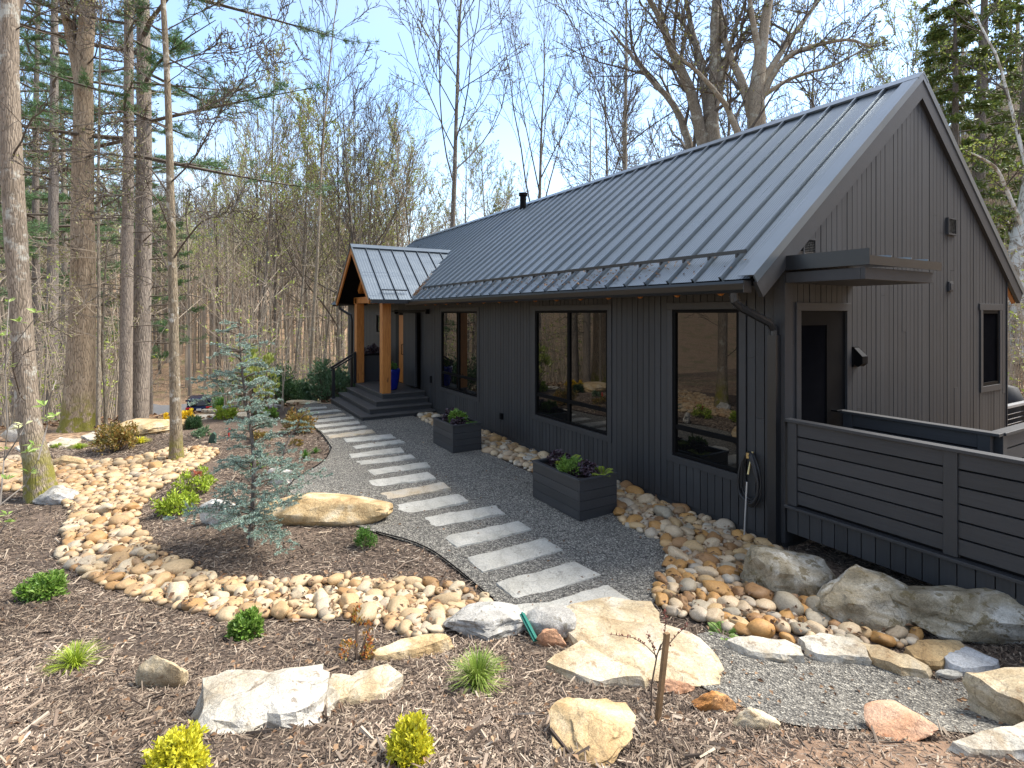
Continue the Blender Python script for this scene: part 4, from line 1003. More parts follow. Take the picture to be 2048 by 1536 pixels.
# ------------------------------------------------------------------ mulch chips and fallen leaves
def m_chip(name, stops, rough=.9):
    m, nt, b = nmat(name); c = ramp(nt, island(nt), stops)
    setc(nt, b, mixc(nt, .9, c, ramp(nt, noise_t(nt, coords(nt), .8, 5, .6), [(.36, (.58, .54, .5)), (.6, (1.25, 1.22, 1.2))]), 'MULTIPLY')); b.inputs['Roughness'].default_value = rough; return m
MAT['chip'] = m_chip('wood chips', [(0, (.03, .02, .014)), (.3, (.10, .072, .052)), (.58, (.215, .16, .118)), (.86, (.34, .27, .20)), (1, (.47, .40, .31))])
MAT['deadleaf'] = m_chip('dead leaves', [(0, (.10, .055, .03)), (.5, (.20, .115, .06)), (1, (.33, .22, .13))])
def scatter(n, wlo, whi, pw=1.0):
    u = rg.uniform(0, 1, n); w = (wlo ** (2 - pw) + u * (whi ** (2 - pw) - wlo ** (2 - pw))) ** (1 / (2 - pw)) if pw != 2 else wlo * (whi / wlo) ** u
    a = rg.uniform(-1.08, 1.08, n)
    return RV[0] * a * w + FV[0] * w, RV[1] * a * w + FV[1] * w, w
x, y, w = scatter(250000, 1.7, 11.5, 1.75)
clay_ = pip(CLAY, x, y)
cl = np.array([noise.fractal(Vector((a * 1.3, b * 1.3, 3.)), .9, 2.1, 4) for a, b in zip(x, y)])
k = (rg.random(len(x)) < np.clip(.78 + cl * .75, .22, 1) * np.where(clay_, .8, 1)) & ~pip(GRAVEL, x, y) & ~pip(CREEK, x, y) & ~pip(STRIP, x, y) & ~pip(PATCH, x, y) & pip(MULCH, x, y)
x, y, w = x[k], y[k], w[k]; n = len(x); z = height(x, y) + .022
L = rg.gamma(2.2, .013, n) + .010; L = np.minimum(L, .11) * (1 + .05 * np.maximum(0, w - 3)); Wd = rg.uniform(.0015, .0048, n) * (1 + .10 * np.maximum(0, w - 3))
th = rg.uniform(0, 6.3, n); pt = rg.normal(0, .22, n); bigc = rg.random(n) < .012; L = np.where(bigc, rg.uniform(.08, .17, n), L); Wd = np.where(bigc, rg.uniform(.004, .011, n), Wd)
D = np.column_stack([np.cos(th) * np.cos(pt), np.sin(th) * np.cos(pt), np.sin(pt)]); U = np.column_stack([rg.normal(0, .5, n), rg.normal(0, .5, n), np.ones(n)])
sd = np.cross(D, U); sd /= np.linalg.norm(sd, axis=1)[:, None]; up = np.cross(sd, D)
P = np.column_stack([x, y, z + np.abs(np.sin(pt)) * L * .4])
a, b = P - D * L[:, None] / 2, P + D * L[:, None] / 2
s = sd * Wd[:, None]; u_ = up * Wd[:, None] * .9
V = np.stack([a - s, a + u_, a + s, b - s * .6, b + u_ * .7, b + s * .6], 1)
o_ = np.arange(n)[:, None] * 6
m = MB(); m.add(V.reshape(-1, 3), np.concatenate([o_ + np.array([[0, 1, 4, 3]]), o_ + np.array([[1, 2, 5, 4]])]))
o = m.build('mulch_chips', MAT['chip']); tagged(o, 'shredded bark chips scattered over the garden beds', None, None, 'stuff')
def flat_leaves(n, sel, wlo, whi, size, name, label, pw=1.0, lift=.03):
    x, y, w = scatter(n, wlo, whi, pw); k = sel(x, y); x, y, w = x[k], y[k], w[k]; n = len(x)
    th = rg.uniform(0, 6.3, n); D = np.column_stack([np.cos(th), np.sin(th), rg.normal(0, .25, n)]); U = np.column_stack([rg.normal(0, .35, n), rg.normal(0, .35, n), np.ones(n)])
    m = MB(); s = rg.uniform(size * .6, size * 1.3, n); m.leaves(np.column_stack([x, y, height(x, y) + lift + rg.uniform(0, .02, n)]), D, U, s, s * .6, fold=.35)
    o = m.build(name, MAT['deadleaf']); tagged(o, label, None, None, 'stuff')
flat_leaves(2200, lambda x, y: pip(MULCH, x, y) & ~pip(GRAVEL, x, y) & ~((x > 4.6) & (y > 3.5)), 2, 12, .034, 'fallen_leaves', 'small dead brown leaves strewn over mulch and cobbles', 1.4, .035)
flat_leaves(30000, lambda x, y: ~pip(MULCH, x, y) & ~pip(GRAVEL, x, y) & ~pip(DRIVE, x, y) & ~((x > 4) & (x < 12)), 12, 60, .14, 'leaf_litter', 'dead brown leaves on the forest floor', 1.2)
flat_leaves(9000, lambda x, y: pip(CREEK, x, y) | pip(STRIP, x, y), 3, 12, .05, 'cobble_leaves', 'dead leaves caught between the river cobbles', 1.2, .085)
flat_leaves(900, lambda x, y: pip(GRAVEL, x, y) | pip(PATCH, x, y), 3, 14, .035, 'path_leaves', 'a few dead leaves lying on the gravel path', 1.2, .05)
# leaves caught in the roof valley and behind the snow guard
n = 260; t = rg.beta(1, 3, n); m = MB()
xx = EX + .1 + t * 1.1; zz = EZ + (xx - EX) * (RZ - EZ) / (CX0 - EX); yy = PYC - (PYC - PY0) * np.clip((PRZ - zz) / (PRZ - PEZ), 0, 1) + rg.normal(-.05, .07, n)
n2 = 300; xa = EX + rg.uniform(.02, .36, n2); ya = rg.uniform(YC + .2, 13, n2); ya = np.where(rg.random(n2) < .6, 8.6 - rg.beta(1.5, 1.5, n2) * 4.5, ya)
xx = np.append(xx, xa); yy = np.append(yy, ya); zz = EZ + (xx - EX) * (RZ - EZ) / (CX0 - EX) + .03; n = len(xx)
th = rg.uniform(0, 6.3, n); m.leaves(np.column_stack([xx, yy, zz]), np.column_stack([np.cos(th), np.sin(th), rg.normal(.3, .4, n)]), np.column_stack([rg.normal(-.5, .4, n), rg.normal(0, .4, n), np.ones(n)]), rg.uniform(.03, .065, n), rg.uniform(.012, .03, n), fold=.4)
o = m.build('roof_leaves', MAT['deadleaf']); tagged(o, 'dead leaves caught in the roof valley and behind the snow bar', None, None, 'stuff')

# ------------------------------------------------------------------ black path edging
ed = smooth_poly(pxpoly([(663, 900), (652, 925), (612, 950), (585, 966), (574, 990)]), 2, False)
ed2 = smooth_poly(pxpoly([(752, 1072), (850, 1098), (920, 1150), (985, 1207)]), 2, False)
ed0 = smooth_poly(pxpoly([(600, 838), (640, 866), (663, 900)]), 2, False)
for e, lb in ((np.concatenate([ed0, ed[1:]]), 'thin black edging strip curving round the far mulch bed'), (ed2, 'thin black edging strip between near mulch bed and gravel path')):
    m = MB(); z = height(e[:, 0], e[:, 1]); nn_ = len(e)
    m.tube(np.column_stack([e, z + .05]), .007, 6); m.tube(np.column_stack([e, z + .03]), .006, 4)
    o = m.build('path_edging', MAT['black']); tagged(o, lb, 'edging')
# ------------------------------------------------------------------ planters, pots, hose, small garden things
def planter(x0, x1, y0, y1, h, label):
    z = h1((x0 + x1) / 2, (y0 + y1) / 2) + .035
    p = empty('planter_box', ((x0 + x1) / 2, (y0 + y1) / 2, z), label, 'planter', 'planter boxes along the wall')
    m = MB(); n = 4; bh = (h - .03) / n
    for i in range(n):
        a, b = z + i * bh + .002, z + (i + 1) * bh - .002
        m.box(x0, x1, y0, y0 + .03, a, b); m.box(x0, x1, y1 - .03, y1, a, b); m.box(x0, x0 + .03, y0 + .0302, y1 - .0302, a, b); m.box(x1 - .03, x1, y0 + .0302, y1 - .0302, a, b)
    m.build('panel', MAT['planter'], p, bevel=.002)
    m = MB(); t = .055; o = .012
    m.box(x0 - o, x1 + o, y0 - o, y0 - o + t, z + h - .03, z + h); m.box(x0 - o, x1 + o, y1 + o - t, y1 + o, z + h - .03, z + h); m.box(x0 - o, x0 - o + t, y0 - o + t, y1 + o - t, z + h - .03, z + h); m.box(x1 + o - t, x1 + o, y0 - o + t, y1 + o - t, z + h - .03, z + h)
    m.build('rim', MAT['planter'], p, bevel=.003)
    m = MB(); v, f = fill(np.array([(x0 + .031, y0 + .031), (x1 - .031, y0 + .031), (x1 - .031, y1 - .031), (x0 + .031, y1 - .031)]), .06, rg, .3)
    m.add(np.column_stack([v, z + h - .06 + rg.uniform(-.012, .012, len(v))]), None, f); m.build('soil', MAT['soil'], p)
    return z + h - .06
GREEN = m_leaf('fresh green leaf', [(.10, .20, .025), (.16, .28, .04), (.25, .36, .08)])
MIDG = m_leaf('mid green leaf', [(.05, .14, .02), (.09, .21, .03), (.15, .28, .05)])
LIME = m_leaf('lime leaf', [(.28, .38, .03), (.40, .48, .05), (.22, .32, .03)])
YEL = m_leaf('golden leaf', [(.60, .55, .03), (.74, .68, .06), (.50, .52, .05)])
GOLD = m_leaf('deep yellow leaf', [(.62, .42, .01), (.80, .56, .02), (.70, .50, .02)])
DARKG = m_leaf('dark evergreen leaf', [(.02, .06, .02), (.04, .09, .03), (.06, .12, .045)])
PURP = m_leaf('dark purple leaf', [(.025, .014, .02), (.06, .03, .045), (.16, .12, .14)], .35)
REDL = m_leaf('reddish leaf', [(.40, .07, .03), (.48, .22, .04), (.30, .26, .05), (.50, .12, .06)])
RUST = m_leaf('rusty shrub leaf', [(.28, .12, .03), (.20, .18, .04), (.34, .20, .05), (.14, .16, .04)])
BLUEG = m_leaf('glaucous needle', [(.20, .29, .24), (.28, .38, .32), (.38, .48, .42)], trans=.1)
RHODO = m_leaf('leathery leaf', [(.06, .13, .05), (.12, .21, .10), (.22, .32, .20)], .3)
PALEB = m_leaf('pale bud leaf', [(.34, .44, .10), (.46, .54, .20), (.52, .58, .30)])
CREAMF = m_leaf('cream bract', [(.70, .66, .45), (.60, .62, .30)])
TWIG = m_plain('twig', (.12, .085, .06), .85, scale=20)
GREYTW = m_plain('grey twig', (.22, .19, .16), .85, scale=20)
def rdir(n, zlo=-1, zhi=1):
    z = rg.uniform(zlo, zhi, n); a = rg.uniform(0, 6.283, n); s = np.sqrt(1 - z * z); return np.column_stack([s * np.cos(a), s * np.sin(a), z])
def bush(name, label, c, R, H, mat, n, leaf, cat='shrub', group=None, stems=8, lo=.1, wide=.5, shape=.5, lum=0):
    """leaves grown round branch tips that fill a lumpy dome, on a handful of stems"""
    c = np.asarray(c, float); root = empty(name, c, label, cat, group)
    m = MB(); ms = MB(); nb = max(10, int(n / 26)); d = rdir(nb, -.05, 1); rad = rg.uniform(.55, 1, nb) ** .6
    lump = np.array([.82 + .36 * noise.noise(Vector(v) * 2.1 + Vector((c[0] * 9, c[1] * 7, lum))) for v in d])
    T = c + np.column_stack([d[:, 0] * R, d[:, 1] * R, lo * H + np.abs(d[:, 2]) ** shape * H * (1 - lo)]) * (rad * lump)[:, None]
    for t in T[rg.random(nb) < min(1, stems / nb * 3)]:
        a = c + np.array([(t[0] - c[0]) * .12, (t[1] - c[1]) * .12, -.02]); mid = (a + t) / 2 + rg.normal(0, .04, 3) * R
        ms.tube([a, mid, t], [.012 * H + .002, .008 * H + .0015, .002], 4)
    k = int(n / nb); P = np.repeat(T, k, 0) + rdir(nb * k) * (rg.uniform(0, 1, (nb * k, 1)) ** .5 * R * .26)
    D = (P - c) / R * .7 + rdir(nb * k) + np.array([0, 0, .35]); U = rdir(nb * k) + np.array([0, 0, 1.])
    L = rg.uniform(.6, 1.25, len(P)) * leaf
    m.leaves(P, D, U, L, L * wide)
    m.build('foliage', mat, root)
    if ms.n: ms.build('stem', TWIG, root)
    return root
def tuft(name, label, c, R, H, mat, n, w=.006, cat='grass', group=None, lean=0):
    c = np.asarray(c, float); m = MB(); a = rg.uniform(0, 6.283, n); r0 = rg.uniform(0, .16, n) * R; out = rg.uniform(.15, 1.05, n) * R; hh = H * rg.uniform(.5, 1.05, n) * (1 - .35 * (out / R) ** 2)
    ca, sa = np.cos(a), np.sin(a)
    pts = []
    for t in (0, .35, .7, 1):
        rr = r0 + out * t ** 1.6; z = hh * (t * 1.35 - .35 * t ** 3 * (1 + out / R * .8)); pts.append(np.column_stack([c[0] + ca * rr, c[1] + sa * rr, c[2] + z]))
    sd = np.column_stack([-sa, ca, np.zeros(n)]); V = []
    for p, ww in zip(pts, (w, w, w * .7, w * .12)): V += [p - sd * ww / 2, p + sd * ww / 2]
    V = np.stack(V, 1); o = np.arange(n)[:, None] * 8
    m.add(V.reshape(-1, 3), np.concatenate([o + np.array([[i, i + 1, i + 3, i + 2]]) for i in (0, 2, 4)]))
    ob = m.build(name, mat, origin=c); return tagged(ob, label, cat, group)
def fern(name, label, c, R, mat, nf=12, cat='fern', group=None, up=.7):
    c = np.asarray(c, float); m = MB(); ms = MB()
    for i in range(nf):
        a = i * 6.283 / nf + rg.uniform(-.3, .3); L = R * rg.uniform(.7, 1.15); u = up * rg.uniform(.7, 1.2); pts = []
        for t in np.linspace(0, 1, 9): pts.append(c + np.array([math.cos(a) * L * t, math.sin(a) * L * t, L * (u * t * 1.5 - u * 1.15 * t * t)]))
        pts = np.array(pts); ms.tube(pts, np.linspace(.004, .001, 9), 3); d = np.gradient(pts, axis=0); d /= np.linalg.norm(d, axis=1)[:, None]
        tt = np.linspace(.12, .98, 16); P = np.column_stack([np.interp(tt, np.linspace(0, 1, 9), pts[:, j]) for j in range(3)])
        side = np.array([-math.sin(a), math.cos(a), 0]); lw = L * .26 * np.sin(np.clip(tt * 1.05 + .12, 0, 1) * math.pi) ** .7 + .006
        for s in (1, -1): m.leaves(P, side * s + np.array([math.cos(a), math.sin(a), 0]) * .5 + np.zeros((16, 3)), np.tile([0, 0, 1.], (16, 1)), lw, lw * .34)
    r = empty(name, c, label, cat, group); m.build('frond', mat, r); ms.build('stem', TWIG, r); return r
def heuchera(label, c, R, H, mat=None, n=70, leaf=.075):
    c = np.asarray(c, float); r = empty('heuchera', c, label, 'plant', 'dark leaved plants in the planters'); m = MB(); ms = MB()
    d = rdir(n, .05, 1); T = c + d * np.array([R, R, H]) * rg.uniform(.6, 1, (n, 1))
    for t in T: ms.tube([c + np.array([rg.normal(0, .01), rg.normal(0, .01), 0]), (c + t) / 2 + np.array([0, 0, .02]), t], .0022, 3)
    for k in range(5):
        a = k * 1.256; D = np.column_stack([np.cos(a + d[:, 0] * 3), np.sin(a + d[:, 0] * 3), rg.normal(0, .35, n)]); m.leaves(T, D, np.column_stack([rg.normal(0, .5, n), rg.normal(0, .5, n), np.ones(n)]), leaf * rg.uniform(.5, .9, n), leaf * .55, fold=.4)
    m.build('foliage', mat or PURP, r); ms.build('stem', TWIG, r); return r

z1 = planter(4.03, 4.62, 5.2, 6.24, .50, 'nearer dark grey board planter box with lime fern')
z2 = planter(4.06, 4.64, 8.94, 9.86, .50, 'farther dark grey board planter box close to the porch steps')
heuchera('dark purple leaved plant at the far end of the nearer planter', (4.32, 6.02, z1), .17, .2)
fern('fern', 'big lime green fern in the middle of the nearer planter', (4.30, 5.80, z1), .25, LIME, 15, up=1.0)
bush('leafy_plant', 'lacy green leafy plant in the nearer planter below the lime fern', (4.22, 5.62, z1), .17, .2, GREEN, 900, .06, 'plant', None, 6, .1, .3)
heuchera('dark purple leaved plant in the near half of the nearer planter', (4.33, 5.48, z1), .17, .19)
fern('fern', 'small lime fern arching at the near corner of the nearer planter', (4.48, 5.32, z1), .19, LIME, 9, up=.8)
heuchera('reddish dark leaved plant at the far end of the farther planter', (4.33, 9.62, z2), .18, .24, REDL if False else PURP)
bush('leafy_plant', 'bright green leafy plant in the middle of the farther planter', (4.33, 9.38, z2), .19, .24, GREEN, 900, .07, 'plant', None, 6, .1, .35)
heuchera('dark purple leaved plant in the near half of the farther planter', (4.27, 9.2, z2), .15, .15)
fern('fern', 'green fern over the near right corner of the farther planter', (4.48, 9.06, z2), .18, MIDG, 9, up=.6)
# blue pot on the porch
c = np.array([4.62, 14.25, .503]); pot = empty('pot', c, 'cobalt blue glazed pot behind the nearer cedar post', 'pot')
m = MB(); m.lathe(c, [(.02, 0), (.17, 0), (.20, .03), (.25, .3), (.27, .5), (.275, .55), (.255, .56), (.245, .5), (.02, .49)], 28); m.build('body', MAT['bluepot'], pot, smooth=True)
m = MB(); m.lathe(c, [(.245, .50), (.02, .52)], 20); m.build('soil', MAT['soil'], pot)
bush('leafy_plant', 'small green plant growing in the blue pot', c + np.array([0, 0, .51]), .2, .2, MIDG, 300, .07, 'plant', None, 5)
c = np.array([4.75, 16.35, .503]); tp = empty('planter_box', c, 'tall black planter between the far cedar post and the wall', 'planter')
m = MB(); m.box(4.45, 5.1, 16.28, 16.75, .3, 1.28); m.build('body', MAT['planter'], tp); m = MB(); m.box(4.43, 5.12, 16.26, 16.77, 1.282, 1.31); m.build('rim', MAT['black'], tp)
heuchera('pale dusty leaved plant on top of the tall black planter', (4.8, 16.5, 1.31), .3, .3, PURP, 80, .1)
# hose
hx, hy, hz = WX - .07, 3.80, .78
m = MB(); pts = []
for i in range(6 * 28 + 1):
    a = i / 28 * 2 * math.pi; k = i // 28; rx = .115 + .012 * math.sin(k * 2.1) + .004 * math.sin(a * 3); rz = .27 + .02 * math.cos(k * 1.7)
    pts.append((hx + .022 * math.sin(k * 2.4 + a) - .012, hy + math.sin(a) * rx * (1 - .25 * math.cos(a)), hz - .05 + math.cos(a) * rz + .02 * math.sin(k)))
m.tube(pts, .013, 8); hose = m.build('garden_hose', m_plain('black rubber hose', (.016, .016, .017), .45, scale=60, bmp=.3), smooth=True, origin=(hx, hy, hz)); tagged(hose, 'coiled black garden hose hanging beside the downspout', 'hose')
m = MB(); m.tube([(hx - .03, hy - .0, hz + .0), (WX - .02, hy, hz + .24)], .012, 8, cap=True); m.tube([(hx - .035, hy, hz + .18), (hx - .035, hy, hz + .24)], .018, 8, cap=True); m.build('spigot', m_plain('brass', (.5, .38, .18), .35, .9), hose)
m = MB(); m.tube([(hx - .05, hy + .0, hz - .08), (hx - .10, hy - .0, .05)], .009, 8, cap=True); o = m.build('hose_wand', m_plain('dull aluminium', (.5, .5, .5), .4, .8), origin=(hx - .1, hy, .05)); tagged(o, 'thin silver rod standing in the cobbles under the hose', 'rod')
# wooden stake with its twig
g, w = G(1312, 1452)
t = at(1334, 1266, w); m = MB(); m.bar(g - np.array([0, 0, .05]), t, .028, .02, (0, 1, 0)); o = m.build('stake', m_plain('weathered stake', (.22, .13, .06), .8, scale=14, var=.3), origin=g); tagged(o, 'short square wooden stake standing in the mulch', 'stake')
g, w = G(1302, 1436); r = empty('sapling', g, 'thin leafless twig sapling with red buds tied to the stake', 'sapling'); m = MB(); mbuds = MB()
main = [g, at(1303, 1370, w), at(1314, 1310, w), at(1322, 1288, w)]
m.tube(main, [.006, .005, .004, .003], 5)
brs = [[at(1314, 1312, w), at(1290, 1290, w), at(1262, 1275, w), at(1222, 1270, w)], [at(1318, 1300, w), at(1338, 1290, w), at(1356, 1270, w), at(1378, 1248, w)], [at(1318, 1302, w), at(1330, 1275, w), at(1333, 1238, w), at(1331, 1222, w)], [at(1314, 1318, w), at(1306, 1290, w), at(1296, 1268, w)]]
for b in brs:
    b = np.array(b) + rg.normal(0, .004, (len(b), 3)); m.tube(b, np.linspace(.003, .0015, len(b)), 4)
    tt = np.linspace(.35, 1, 12); P = np.column_stack([np.interp(tt, np.linspace(0, 1, len(b)), b[:, j]) for j in range(3)])
    mbuds.leaves(P, rdir(12) + np.array([0, 0, .6]), rdir(12), .018, .010); mbuds.leaves(P, rdir(12) + np.array([0, 0, .6]), rdir(12), .014, .009)
m.build('stem', TWIG, r); mbuds.build('leaves', m_leaf('red bud', [(.16, .04, .03), (.28, .08, .05)]), r)
# red marker, green cover, green stake strip, irrigation lid
g, w = G(456, 882); m = MB(); p2 = at(459, 858, w); m.tube([g, (g + p2) / 2, p2], [.018, .02, .02], 8, cap=True); m.lathe(p2, [(.02, 0), (.014, .012), (.002, .016)], 8)
o = m.build('marker', m_plain('red plastic', (.6, .012, .012), .4), origin=g); tagged(o, 'red marker tube stuck in the mulch beside the blue cedar', 'marker')
g, w = G(424, 888); m = MB(); m.prism([(-.07, 0), (.07, 0), (.05, .2), (.0, .24), (-.05, .16)], 'y', -.03, .03); o = m.build('green_cover', m_plain('green plastic', (.03, .07, .05), .5), origin=(0, 0, 0)); o.location = g; o.rotation_euler = (.1, .15, -.4); tagged(o, 'dark green leaf shaped cover in the mulch left of the red marker', 'cover')  # plain green plastic cover, no lamp in it
g, w = G(1072, 1282, .05); q, w2 = G(1044, 1244, .10); m = MB(); m.bar(g, q + np.array([0, 0, .06]), .04, .012); m.bar(g + np.array([0, 0, .012]), q + np.array([0, 0, .072]), .012, .012); o = m.build('plastic_strip', m_plain('teal green plastic', (.01, .14, .10), .4), origin=g); tagged(o, 'teal green plastic strip lying between two grey boulders', 'strip')
g, w = G(450, 1182); m = MB(); m.lathe((0, 0, 0), [(.1, 0), (.1, .04), (.08, .055), (.01, .06)], 16); o = m.build('valve_lid', m_plain('dark green lid', (.015, .03, .03), .5)); o.location = g; tagged(o, 'dark round valve lid at the upper edge of the pale cobbles', 'lid')

# ------------------------------------------------------------------ garden plants
def gp(px, py):
    g, w = G(px, py)
    if w > 18: g = at(px, py, 14.8); g[2] = h1(g[0], g[1])
    return g
def size(px0, px1, py): return (px1 - px0) / FPX * G((px0 + px1) / 2, py)[1]
bush('shrub', 'rounded bright green shrub alone near the left frame edge', gp(87, 1198), size(50, 126, 1198) / 2, .2, GREEN, 2600, .042, group='round green mulch shrubs', wide=.45)
bush('shrub', 'rounded bright green shrub below the pale cobbles beside the long bend', gp(491, 1278), size(458, 526, 1278) / 2, .19, GREEN, 2600, .04, group='round green mulch shrubs', wide=.45)
bush('shrub', 'golden yellow small leaved shrub at the bottom centre', gp(822, 1530), size(778, 870, 1530) / 2, .21, YEL, 3000, .026, group='golden shrubs', stems=50, shape=1.1)
bush('shrub', 'golden yellow shrub cut off at the bottom left edge', gp(352, 1556), size(296, 410, 1550) / 2, .17, YEL, 4200, .026, group='golden shrubs', stems=30, shape=.8, lum=4)
tuft('grass_tuft', 'yellow green grass tuft on the left mulch bank', gp(150, 1338), size(92, 210, 1338) / 2, .17, LIME, 260, .005, group='grass tufts in the mulch')
tuft('grass_tuft', 'upright green grass tuft between the boulders and the bottom yellow shrub', gp(955, 1382), size(890, 1018, 1382) / 2, .26, m_leaf('grass blade', [(.14, .24, .03), (.26, .36, .06), (.36, .42, .12)]), 420, .005, group='grass tufts in the mulch')
fern('leafy_rosette', 'small bright green rosette plant beside the white edging rock', gp(1446, 1276), .16, GREEN, 16, 'plant', up=.6)
bush('shrub', 'airy reddish orange shrub beside the low flat tan rock', gp(712, 1326), .13, .44, REDL, 340, .026, stems=30, shape=1.3)
bush('conifer', 'little dark green dwarf conifer near the long tan boulder', gp(732, 1098), .12, .24, MIDG, 1500, .03, 'shrub', wide=.3)
bush('shrub', 'lime green low shrub beside the creek, front of two', gp(352, 1028), .24, .26, LIME, 1500, .05, group='lime shrubs by the creek', stems=14)
bush('shrub', 'lime green taller shrub with a pink tip behind its twin', gp(392, 985), .26, .34, LIME, 900, .05, group='lime shrubs by the creek', stems=18)
bush('flower', 'single coral pink bloom on the lime shrub', gp(394, 984) + np.array([0, 0, .2]), .06, .1, m_leaf('coral petal', [(.6, .16, .10), (.6, .25, .15)]), 60, .05, 'flower', stems=0)
bush('shrub', 'deep yellow shrub right of the slender spotted trunk', gp(372, 852), .20, .40, GOLD, 1500, .06, group='deep yellow shrubs', stems=14)
bush('shrub', 'smaller deep yellow shrub left of the slender spotted trunk', gp(336, 856), .14, .32, GOLD, 700, .06, group='deep yellow shrubs', stems=10)
bush('conifer', 'low dark blue green dwarf spruce before the yellow shrub', gp(387, 858), .18, .27, DARKG, 2200, .07, 'shrub', wide=.2)
bush('shrub', 'rusty green laceleaf shrub before the mossy boulder', gp(232, 904), .38, .55, RUST, 1900, .06, stems=16)
tuft('grass_tuft', 'bright yellow tuft right of the rusty laceleaf shrub', gp(281, 888), .2, .17, YEL, 200, .014, group='far grass tufts')
tuft('grass_tuft', 'dark green strappy tuft left of the rusty laceleaf shrub', gp(201, 890), .16, .22, MIDG, 120, .014, group='far grass tufts')
tuft('grass_tuft', 'olive tuft in front of the oval slate', gp(158, 898), .2, .13, LIME, 160, .012, group='far grass tufts')
tuft('grass_tuft', 'faint olive tuft left of the oval slate', gp(117, 896), .17, .12, LIME, 140, .012, group='far grass tufts')
bush('shrub', 'rusty shrub at the far corner of the mulch bed beside the path', gp(596, 868), .36, .58, RUST, 1500, .06, stems=14)
tuft('grass_tuft', 'small green tuft right of the blue cedar, nearer the creek', gp(610, 918), .13, .2, MIDG, 90, .012, group='paired tufts by the edging')
tuft('grass_tuft', 'small green tuft right of the blue cedar, nearer the path edging', gp(631, 908), .11, .15, MIDG, 70, .012, group='paired tufts by the edging')
bush('shrub', 'tiny orange leaved plant behind the two small tufts', gp(592, 893), .12, .14, RUST, 200, .05)
tuft('iris_clump', 'dark green strappy clump right of the parked car', at(441, 826, 14.6), .36, .5, MIDG, 200, .022, 'plant')
bush('shrub', 'lime leafy plant on the slope behind the blue cedar', gp(455, 838), .3, .3, LIME, 500, .09)
bush('shrub', 'bright green perennial left of the gravel path bend', gp(530, 838), .3, .3, GREEN, 400, .09)
bush('shrub', 'low mixed green perennial left of the red marker', gp(405, 874), .22, .2, RHODO, 300, .06)
bush('shrub', 'pale green perennial at the foot of the blue cedar, creek side', gp(512, 938), .2, .22, GREEN, 300, .05)
bush('shrub', 'orange and green perennial right behind the blue cedar trunk', gp(520, 885), .25, .2, RUST, 500, .05)
bush('shrub', 'tall yellow green shrub with cream flowers behind the blue cedar top', gp(508, 840), .55, 2.0, m_leaf('yellow green leaf', [(.26, .34, .05), (.40, .44, .10), (.60, .58, .30)]), 900, .13, stems=10, lo=.35)
for i, (a, b, R, H, lb) in enumerate([(545, 16.6, .95, 1.35, 'big dark rhododendron under the bare trees behind the cedar'), (592, 17.2, .7, .85, 'rounded pale rhododendron left of the porch steps'), (654, 17.6, .75, 1.45, 'tall rhododendron beside the porch handrail'), (474, 18.5, .9, 1.2, 'rhododendron clump right of the iris and the car'), (690, 19.0, .7, 1.3, 'dense rhododendron behind the far cedar post')]):
    v_ = (RV * ((a - CXP) / FPX) + FV) * b
    bush('rhododendron', lb, (v_[0], v_[1], h1(v_[0], v_[1])), R, H, RHODO if i != 0 else DARKG, 2600, .13, 'shrub', 'rhododendrons at the wood edge', 14, wide=.35)

